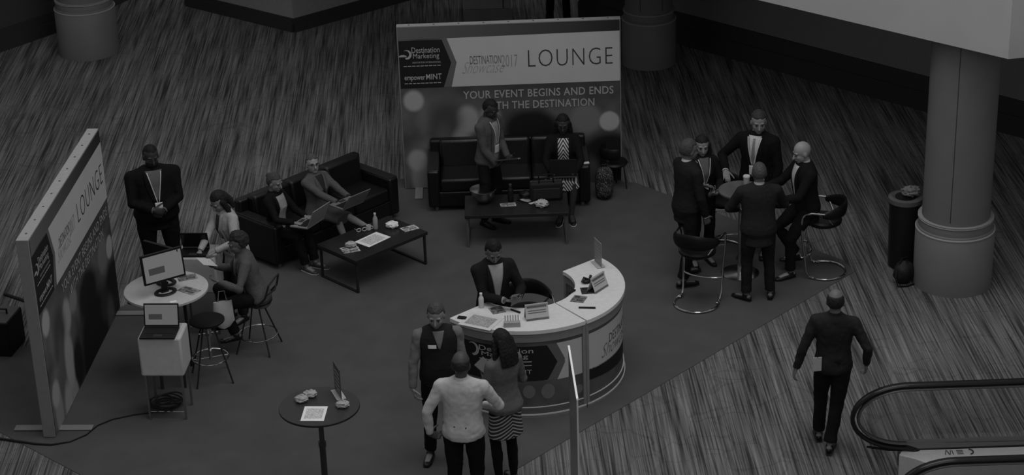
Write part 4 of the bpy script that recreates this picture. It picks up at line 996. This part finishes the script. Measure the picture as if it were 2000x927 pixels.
# ------------------------------------------------------------ escalator
t = thing('escalator', 'escalator entry with black handrails and glass sides in the lower right corner', 'escalator', (0, 0, 0))
def rail(y, x0, zt=.97, zb=.30, xe=6.5, lab='handrail'):
    r = (zt-zb)/2; zc = (zt+zb)/2; p = []
    top = [(x, zt+.02*max(0, (x-4.5))**1.5) for x in (xe, 5.6, 5.0, 4.6, 4.2)]
    lp = [(x0+r*1.55-r*1.55*math.sin(q), zc+r*math.cos(q)) for q in [PI*i/20 for i in range(21)]]
    bt = [(x0+r*1.55+.18, zb-.07), (x0+r*1.55+.35, zb-.12)]
    path = [(x, y, z) for x, z in top+lp+bt]
    MB().tube(path, (.040, .022), 14, hint=(0, 1, 0), rnd=True).obj(lab, mat(.010, .22), t)
    g = MB(); inner = [(x, y, z) for x, z in top]+[(x0+r*1.55-(r*1.55-.055)*math.sin(q), y, zc+(r-.045)*math.cos(q)) for q in [PI*i/20 for i in range(21)]]
    inner = [(a_, b_, c_-(.045 if i < 5 else 0)) for i, (a_, b_, c_) in enumerate(inner)]
    g.tube(inner, (.030, .016), 10, hint=(0, 1, 0)); g.obj('rail_guide', mat(.10, .3, .5), t)
    v = [(a_, y, c_) for a_, b_, c_ in inner]+[(xe, y, zb)]; n = len(v)
    g = MB(); g.add([(a_, y-.006, c_) for a_, b_, c_ in v]+[(a_, y+.006, c_) for a_, b_, c_ in v], [tuple(range(n)), tuple(reversed(range(n, 2*n)))]+[(i, (i+1) % n, n+(i+1) % n, n+i) for i in range(n)])
    g.obj('glass_panel', GLASS, t, smooth=False)
    MB().tube([(x0+.15, y, zb+.02), (x0+.35, y, zb-.02), (x0+.6, y, zb-.03), (xe, y, zb-.02)], .012, 8).obj('glass_clamp', BLACK, t)
rail(16.80, 3.14); rail(15.42, 3.30)
for y0, y1, nm in ((16.52, 16.80, 'deck'), (15.30, 15.62, 'deck')):
    g = MB(); g.prism([(3.72, y0+.12), (3.85, y0), (6.5, y0), (6.5, y1), (3.62, y1), (3.58, y1-.08)], 0, .27); g.obj(nm, mat(.42, .35), t, bevel=.01)
for k in range(4): MB().box((4.02+.022*k, 16.72, .2785), (.006, .08, .002), (-.25, .2, -.2, 0)[k]).obj('warning_decal', PK, t, smooth=False)
for k in range(3): MB().box((4.155, 16.69+.03*k, .2785), (.06, .008, .002)).obj('warning_decal', PK, t, smooth=False)
MB().tube([(4.24+.04*math.cos(q), 16.72+.045*math.sin(q), .279) for q in [math.radians(-80+160*i/10) for i in range(11)]], .006, 6).obj('warning_decal', PK, t)
g = MB(); g.prism([(3.70, 16.80), (6.5, 16.80), (6.5, 17.0), (3.62, 17.0)], 0, .27); g.obj('outer_deck', mat(.10, .35), t, bevel=.01)
g = MB()
for i in range(26): g.box((4.3+.1*i, 16.06, .02), (.085, .86, .04))
g.obj('steps', mat(.03, .4, .5), t); MB().box((3.45, 16.05, .006), (1.6, 1.45, .012)).obj('landing_plate', mat(.10, .5, .0), t, bevel=.003)
# ------------------------------------------------------------ the people
STRIPE = stripemat('striped_dress', .02, .35, 9, 'Z', .8, .72, zig=.6)
ZEB = stripemat('patterned_top', .02, .5, 6, 'Z', .8, .55, zig=1.6)
# left standing man, dark suit, lanyard, hands together at the belt
m1 = person('large bearded man in a dark suit and lanyard standing by the left monitor', (-4.05, 21.50, 0), (.35, -1), 1.82, 1.38, 'm', 'dark', pelvis=(0, 0, .93), head=(5, 12, 0),
    rh=(.07, .26, 1.06), lh=(-.05, .25, 1.04), rpole=(1, -.4, -.35), lpole=(-1, -.4, -.35), rn=(-.3, -.8, -.2), ln=(.3, -.8, -.2), rdir=(-.9, .3, -.2), ldir=(.8, .2, -.5), curl=(.5, .5),
    shirtc=.10, lanyard=True, hair='buzz', hairc=.006, beard=True, rf=(.12, 0, .08), lf=(-.14, .04, .08), topc=.007, pants=.006, belly=.05, wide=.03, pantw=1.1)
m2 = person('woman with dark bobbed hair in a pale jacket leaning over the rear pedestal', (-3.10, 20.62, 0), (-.75, -.66), 1.66, .95, 'f', 'light', lean=12, head=(6, 28, 0), pelvis=(0, -.05, .92),
    rh=(-.02, .46, 1.02), lh=(-.20, .36, 1.06), rpole=(.8, -.3, -.8), lpole=(-.9, -.2, -.7), curl=(.4, .4), rn=(0, 0, -1), ln=(0, 0, -1),
    top='cardigan', topc=.34, shirtc=.03, pants=.02, hair='bob', hairc=.010, lanyard=True, jlen=-.2, wide=-.015)
m3 = person('curly-haired person in a grey cardigan seated on a stool at the white table', (-2.78, 19.88, .0), (-1, -.18), 1.68, 1.02, 'f', 'mid', pelvis=(0, -.02, .69), lean=14, head=(10, 12, 0),
    rh=(.13, .42, 1.02), lh=(-.20, .40, .98), rn=(-.3, 0, .9), ln=(.3, 0, .9), rpole=(.8, -.4, -.8), lpole=(-.8, -.4, -.8), rf=(.10, .34, .33), lf=(-.10, .26, .27), curl=(.5, .5),
    top='cardigan', topc=.085, shirtc=.2, pants=.008, hair='curly', hairc=.02, jlen=-.12)
m4 = person('woman in a dark jacket and light top at the near end of the angled sofa', (-2.64, 22.02, 0), (.86, -.50), 1.56, 1.0, 'f', 'light', pelvis=(-.03, -.20, .485), lean=2, head=(0, 12, 0),
    rh=(.12, .23, .70), lh=(-.12, .23, .70), rn=(0, 0, -1), ln=(0, 0, -1), rf=(.08, .32, .085), lf=(-.08, .36, .085), rdir=(-.2, 1, -.05), ldir=(.2, 1, -.05), curl=(.3, .3),
    top='cardigan', topc=.008, shirtc=.26, pants=.007, hair='bun', hairc=.05, jlen=-.04, wide=.03, shoes=.06, socks=1)
m5 = person('woman in a grey jacket and skirt with crossed bare legs on the angled sofa', (-2.18, 22.48, 0), (.72, -.69), 1.58, 1.08, 'f', 'pale', pelvis=(0, -.20, .475), lean=-4, head=(-22, -6, 0),
    rh=(.06, .26, .74), lh=(-.16, .24, .74), rn=(0, 0, -1), ln=(0, 0, -1), rf=(-.02, .32, .085), lf=(-.20, .62, .36), rk=(-.1, 1, .4), lk=(.1, 1, 1), ltoe=(-.1, .9, .1), curl=(.35, .35),
    top='suit', topc=.085, shirtc=.02, pants=.06, skirt=.5, legs_bare=True, hair='short', hairc=.07, jlen=-.05, vneck=.2, glasses=True, shoes=.02, socks=1)
m6 = person('man in a grey cardigan and lanyard standing before the rear sofa, looking down', (-.26, 23.02, 0), (.80, -.60), 1.68, 1.0, 'm', 'dark', pelvis=(0, 0, .93), lean=3, head=(0, 25, 0),
    rh=(.10, .22, .90), lh=(-.10, .24, .93), rn=(-.4, 0, .9), ln=(.4, 0, .9), rdir=(-.5, .8, .1), ldir=(.5, .8, .1), curl=(.7, .7), rf=(.10, -.02, .085), lf=(-.10, .03, .085),
    top='cardigan', topc=.07, shirtc=.20, pants=.008, hair='buzz', hairc=.006, lanyard=True, jlen=-.12)
m7 = person('woman in a dark cardigan and patterned top seated at the right of the rear sofa', (.66, 23.22, 0), (-.04, -1), 1.68, 1.1, 'f', 'dark', pelvis=(0, -.22, .50), lean=-2, head=(0, 10, 0),
    rh=(.16, .16, .66), lh=(-.16, .16, .66), rn=(-1, 0, -.2), ln=(1, 0, -.2), rdir=(-.1, .9, -.1), ldir=(.1, .9, -.1), rf=(.05, .22, .085), lf=(-.09, .20, .085), curl=(.6, .6),
    top='cardigan', topc=.008, shirtc=.3, pants=.02, skirt=.45, legs_bare=True, skirtmat=ZEB, hair='bob', hairc=.005, glasses=True, jlen=-.05, wide=.02, shoes=.008, socks=1)
m8 = person('young man in a dark suit standing behind the left half of the desk', (-.20, 18.90, 0), (.35, -1), 1.70, 1.02, 'm', 'mid', pelvis=(0, -.04, .93), lean=4, head=(-6, 26, 0),
    rh=(.00, .30, 1.13), lh=(-.16, .30, 1.13), rn=(-.3, 0, .9), ln=(.3, 0, .9), rdir=(-.6, .7, .1), ldir=(.6, .7, .2), curl=(.6, .5), top='suit', topc=.012, shirtc=.30, hair='short', hairc=.006, vneck=.42, wide=.02)
m9 = person('older man in a dark knitted vest with a white name tag standing before the desk', (-.74, 17.42, 0), (.12, -1), 1.72, 1.08, 'm', 'light', head=(-12, 16, 0),
    rh=(.28, .12, .84), lh=(-.22, .10, .84), rn=(-1, 0, -.2), ln=(.6, -.6, 0), rdir=(-.2, .5, -.8), ldir=(0, .4, -.9), curl=(.5, .5), rpole=(1, -.6, 0), lpole=(-1, -.6, 0), rf=(.13, .0, .085), lf=(-.12, .03, .085), rtoe=(.35, 1, 0), ltoe=(-.1, 1, 0),
    top='vest', vest=.010, shirtc=.13, pants=.007, hair='short', hairc=.05, badge=(.07, .37), shoes=.012, belly=.03)
m10 = person('bald man in a light shirt seen from behind in front of the desk', (-.50, 16.30, 0), (.12, 1), 1.76, 1.10, 'm', 'brown', head=(-6, 8, 0), 
    rh=(.16, .26, 1.05), lh=(-.31, .0, .88), lpole=(-1, -.6, 0), rpole=(1, -.3, -.4), rn=(-.6, .2, -.6), ln=(1, .3, 0), curl=(.4, .5), ldir=(.5, .6, -.5), top='shirt', shirtc=.44, pants=.007, hair='bald', hairc=.02, belly=.02)
m11 = person('woman with long dark hair in a grey cardigan and striped dress seen from behind', (-.12, 16.86, 0), (-.55, .83), 1.68, .97, 'f', 'mid', head=(8, 14, 0), 
    rh=(.12, .25, 1.12), lh=(-.06, .25, 1.10), rn=(-.6, 0, .6), ln=(.6, 0, .6), curl=(.7, .7), top='cardigan', topc=.11, shirtc=.2, skirt=.34, skirtmat=STRIPE, pants=.008, legs_bare=False, hair='long', hairc=.008, jlen=-.06, shoes=.01, rf=(.08, 0, .085), lf=(-.08, .03, .085))
m12 = person('grey-haired man in a dark suit at the left of the high table', (1.98, 21.20, 0), (.88, .42), 1.78, 1.05, 'm', 'mid', head=(-4, 8, 0), lean=2,
    rh=(.22, .12, .86), lh=(-.14, .30, 1.06), rpole=(1, -.8, 0), rn=(-1, 0, 0), ln=(.5, 0, -.6), rf=(.12, -.12, .085), lf=(-.12, .08, .085), curl=(.4, .5), topc=.014, pants=.009, hair='short', hairc=.05, shoes=.008)
m13 = person('dark-haired woman in a black jacket and lanyard at the far left of the high table', (2.20, 21.68, 0), (.25, -1), 1.63, .98, 'f', 'light', head=(-10, 10, 0),
    rh=(-.02, .26, 1.04), lh=(-.12, .27, 1.06), rn=(-.5, 0, .5), ln=(.5, 0, .5), rdir=(-.8, .5, .1), ldir=(.7, .6, 0), top='suit', topc=.009, shirtc=.10, pants=.007, hair='long', hairc=.008, lanyard=True, vneck=.34, jlen=-.2, shoes=.008)
m14 = person('tall man in a black suit with a light tie and badge behind the high table', (2.86, 21.88, 0), (-.42, -.9), 1.84, 1.08, 'm', 'light', head=(24, 12, 0),
    rh=(.27, .28, 1.08), lh=(-.24, .10, .86), rpole=(1, -.6, -.2), lpole=(-1, -.8, 0), rn=(0, 0, -1), curl=(.4, .3), tie=.16, shirtc=.42, topc=.006, pants=.006, hair='short', hairc=.03, lanyard=True, vneck=.36, wide=.01)
m15 = person('bald man in a dark suit half seated at the right of the high table', (3.27, 21.30, 0), (-.95, -.25), 1.74, 1.03, 'm', 'pale', pelvis=(0, -.10, .86), lean=6, head=(0, 14, 0),
    rh=(.13, .36, 1.10), lh=(-.14, .33, 1.02), rn=(-.8, 0, -.3), ln=(.6, 0, -.6), rdir=(-.3, .7, .3), ldir=(.1, 1, 0), rf=(.12, -.04, .20), lf=(-.08, .12, .085), rk=(.3, 1, 0), curl=(1.0, .8), shirtc=.42, topc=.008, pants=.008, hair=None, vneck=.38, shoes=.015, jlen=-.2)
m16 = person('stocky man in a dark suit with his back to us at the high table', (2.73, 20.66, 0), (-.05, 1), 1.68, 1.16, 'm', 'mid', head=(-2, 6, 0), lean=3, 
    rh=(.20, .34, 1.06), lh=(-.20, .32, 1.04), rpole=(1, -.4, -.5), lpole=(-1, -.4, -.5), rn=(0, 0, -1), ln=(0, 0, -1), rf=(.16, .02, .085), lf=(-.13, .0, .085), ltoe=(-.5, .5, 0), rtoe=(.3, 1, 0), curl=(.4, .4),
    shirtc=.38, topc=.019, pants=.012, hair='buzz', hairc=.06, shoes=.010, belly=.02, jlen=-.20)
m17 = person('balding man in black walking away past the escalator', (3.04, 17.38, 0), (.20, 1), 1.72, 1.06, 'm', 'mid', head=(0, 0, 0), lean=2,
    rh=(.32, .04, .92), lh=(-.36, -.04, .86), rpole=(.8, -1, 0), lpole=(-.7, -1, 0), rn=(-1, .2, 0), ln=(1, .2, 0), rdir=(0, .3, -1), rf=(.0, -.14, .09), lf=(-.12, .12, .085), curl=(.5, .4), top='shirt', shirtc=.010, pants=.008, hair='thin', hairc=.012, shoes=.006)
m18 = person('person in black trousers half hidden behind the right part of the rear sign wall', (.84, 30.55, 0), (.1, 1), 1.74, 1.0, 'm', 'mid', topc=.008, pants=.004, hair='short', hairc=.01, shoes=.004, rf=(.14, 0, .085), lf=(-.14, 0, .085))

# ------------------------------------------------------------ things held or on laps
def onlap(m, label, y, z, opn, tilt=0, lidc=None, x=0, rz=0, **k):
    M = m['M'] @ Matrix.Translation((x, y, z)) @ Matrix.Rotation(math.radians(rz), 4, 'Z') @ Matrix.Rotation(math.radians(tilt), 4, 'X')
    return laptop(label, (0, 0, 0), 0, opn, M0=M, lidc=lidc, **k)
onlap(m4, 'open grey laptop on the lap of the woman in the dark jacket', .30, .60, 118, 4, c=mat(.22, .4), W=.35, D=.25, lit=False)
onlap(m5, 'open grey laptop on the lap of the woman with crossed legs', .33, .66, 125, 0, c=mat(.14, .4), W=.34, D=.24, lit=False, x=.0)
onlap(m7, 'open laptop with a black back on the lap of the woman on the rear sofa', .14, .60, 82, 0, c=mat(.10, .4), lidc=BLACK, W=.33, D=.22, lit=False)
def held(m, side, label, name, cat, w_, h_, th, mt_, tilt=0, offn=.0, offd=0, part='body', rot=0):
    p, d, n, t_ = m[side]
    M = Matrix((( t_.x, d.x, n.x, p.x+n.x*offn+d.x*offd), (t_.y, d.y, n.y, p.y+n.y*offn+d.y*offd), (t_.z, d.z, n.z, p.z+n.z*offn+d.z*offd), (0, 0, 0, 1)))
    t = thing(name, label, cat); t.matrix_world = M @ Matrix.Rotation(math.radians(rot), 4, 'Z')
    MB().box((0, 0, 0), (w_, h_, th)).obj(part, mt_, t, bevel=min(.004, th*.3))
    return t
ph = held(m1, 'R', 'dark phone held in both hands of the large bearded man', 'phone', 'phone', .07, .14, .010, BLACK, 0, .012, part='case'); MB().box((0, 0, .0056), (.06, .12, .001)).obj('display', mat(.03, .2), ph)
ph = held(m8, 'L', 'small phone in the hands of the young man behind the desk', 'phone', 'phone', .07, .14, .010, mat(.06, .3), 0, .014, part='case'); MB().box((0, 0, .0056), (.06, .12, .001)).obj('display', mat(.2, .2), ph)
held(m3, 'R', 'pale folded papers held by the person with curly hair', 'folded_papers', 'paper', .15, .21, .004, mat(.5, .7), 0, .03, .08, 'sheet')
ph = held(m6, 'R', 'dark folder with light edges held by the man in the grey cardigan', 'folder', 'folder', .22, .28, .02, mat(.02, .5), 0, .03, .06, 'cover'); MB().box((0, .143, 0), (.20, .008, .014)).obj('pages', mat(.35), ph)
ph = held(m11, 'L', 'light folder held up by the woman with long dark hair', 'folder', 'folder', .22, .30, .010, mat(.10, .5), 0, .02, .10, 'cover', 20); MB().box((-.112, 0, 0), (.008, .29, .012)).obj('pages', PAPER, ph)
p, d, n, t_ = m15['R']
cup('light cup held by the bald man at the high table', tuple(p+V3((-.02, .0, -.03))), .12, mat(.18, .5), .35)
tq = thing('badge_paper', 'white paper tag tucked at the left hip of the man walking away', 'tag', tuple(V3((2.87, 17.27, .97))), .1)
MB().box((0, 0, 0), (.085, .008, .15), 0).obj('tag_card', mat(.36, .6), tq, bevel=.003); MB().tube([(0, 0, .07), (0, .02, .13)], .006, 6).obj('strap', BLACK, tq)
# white carrier bag by the stool of the seated person
t = thing('carrier_bag', 'white carrier bag hanging beside the knees of the person with curly hair', 'bag', (-3.10, 19.60, .42), .3)
g = MB(); g.tube([(0, 0, 0), (0, 0, .06), (0, 0, .20), (0, 0, .30)], [(.06, .035), (.115, .06), (.11, .055), (.10, .02)], 18, hint=(1, 0, 0)); g.obj('bag_body', mat(.42, .5), t, disp=.03, dsize=.06)
g = MB(); g.tube([(-.05, 0, .29), (-.03, 0, .42), (.03, 0, .42), (.05, 0, .29)], .005, 6); g.obj('handle', mat(.25), t)
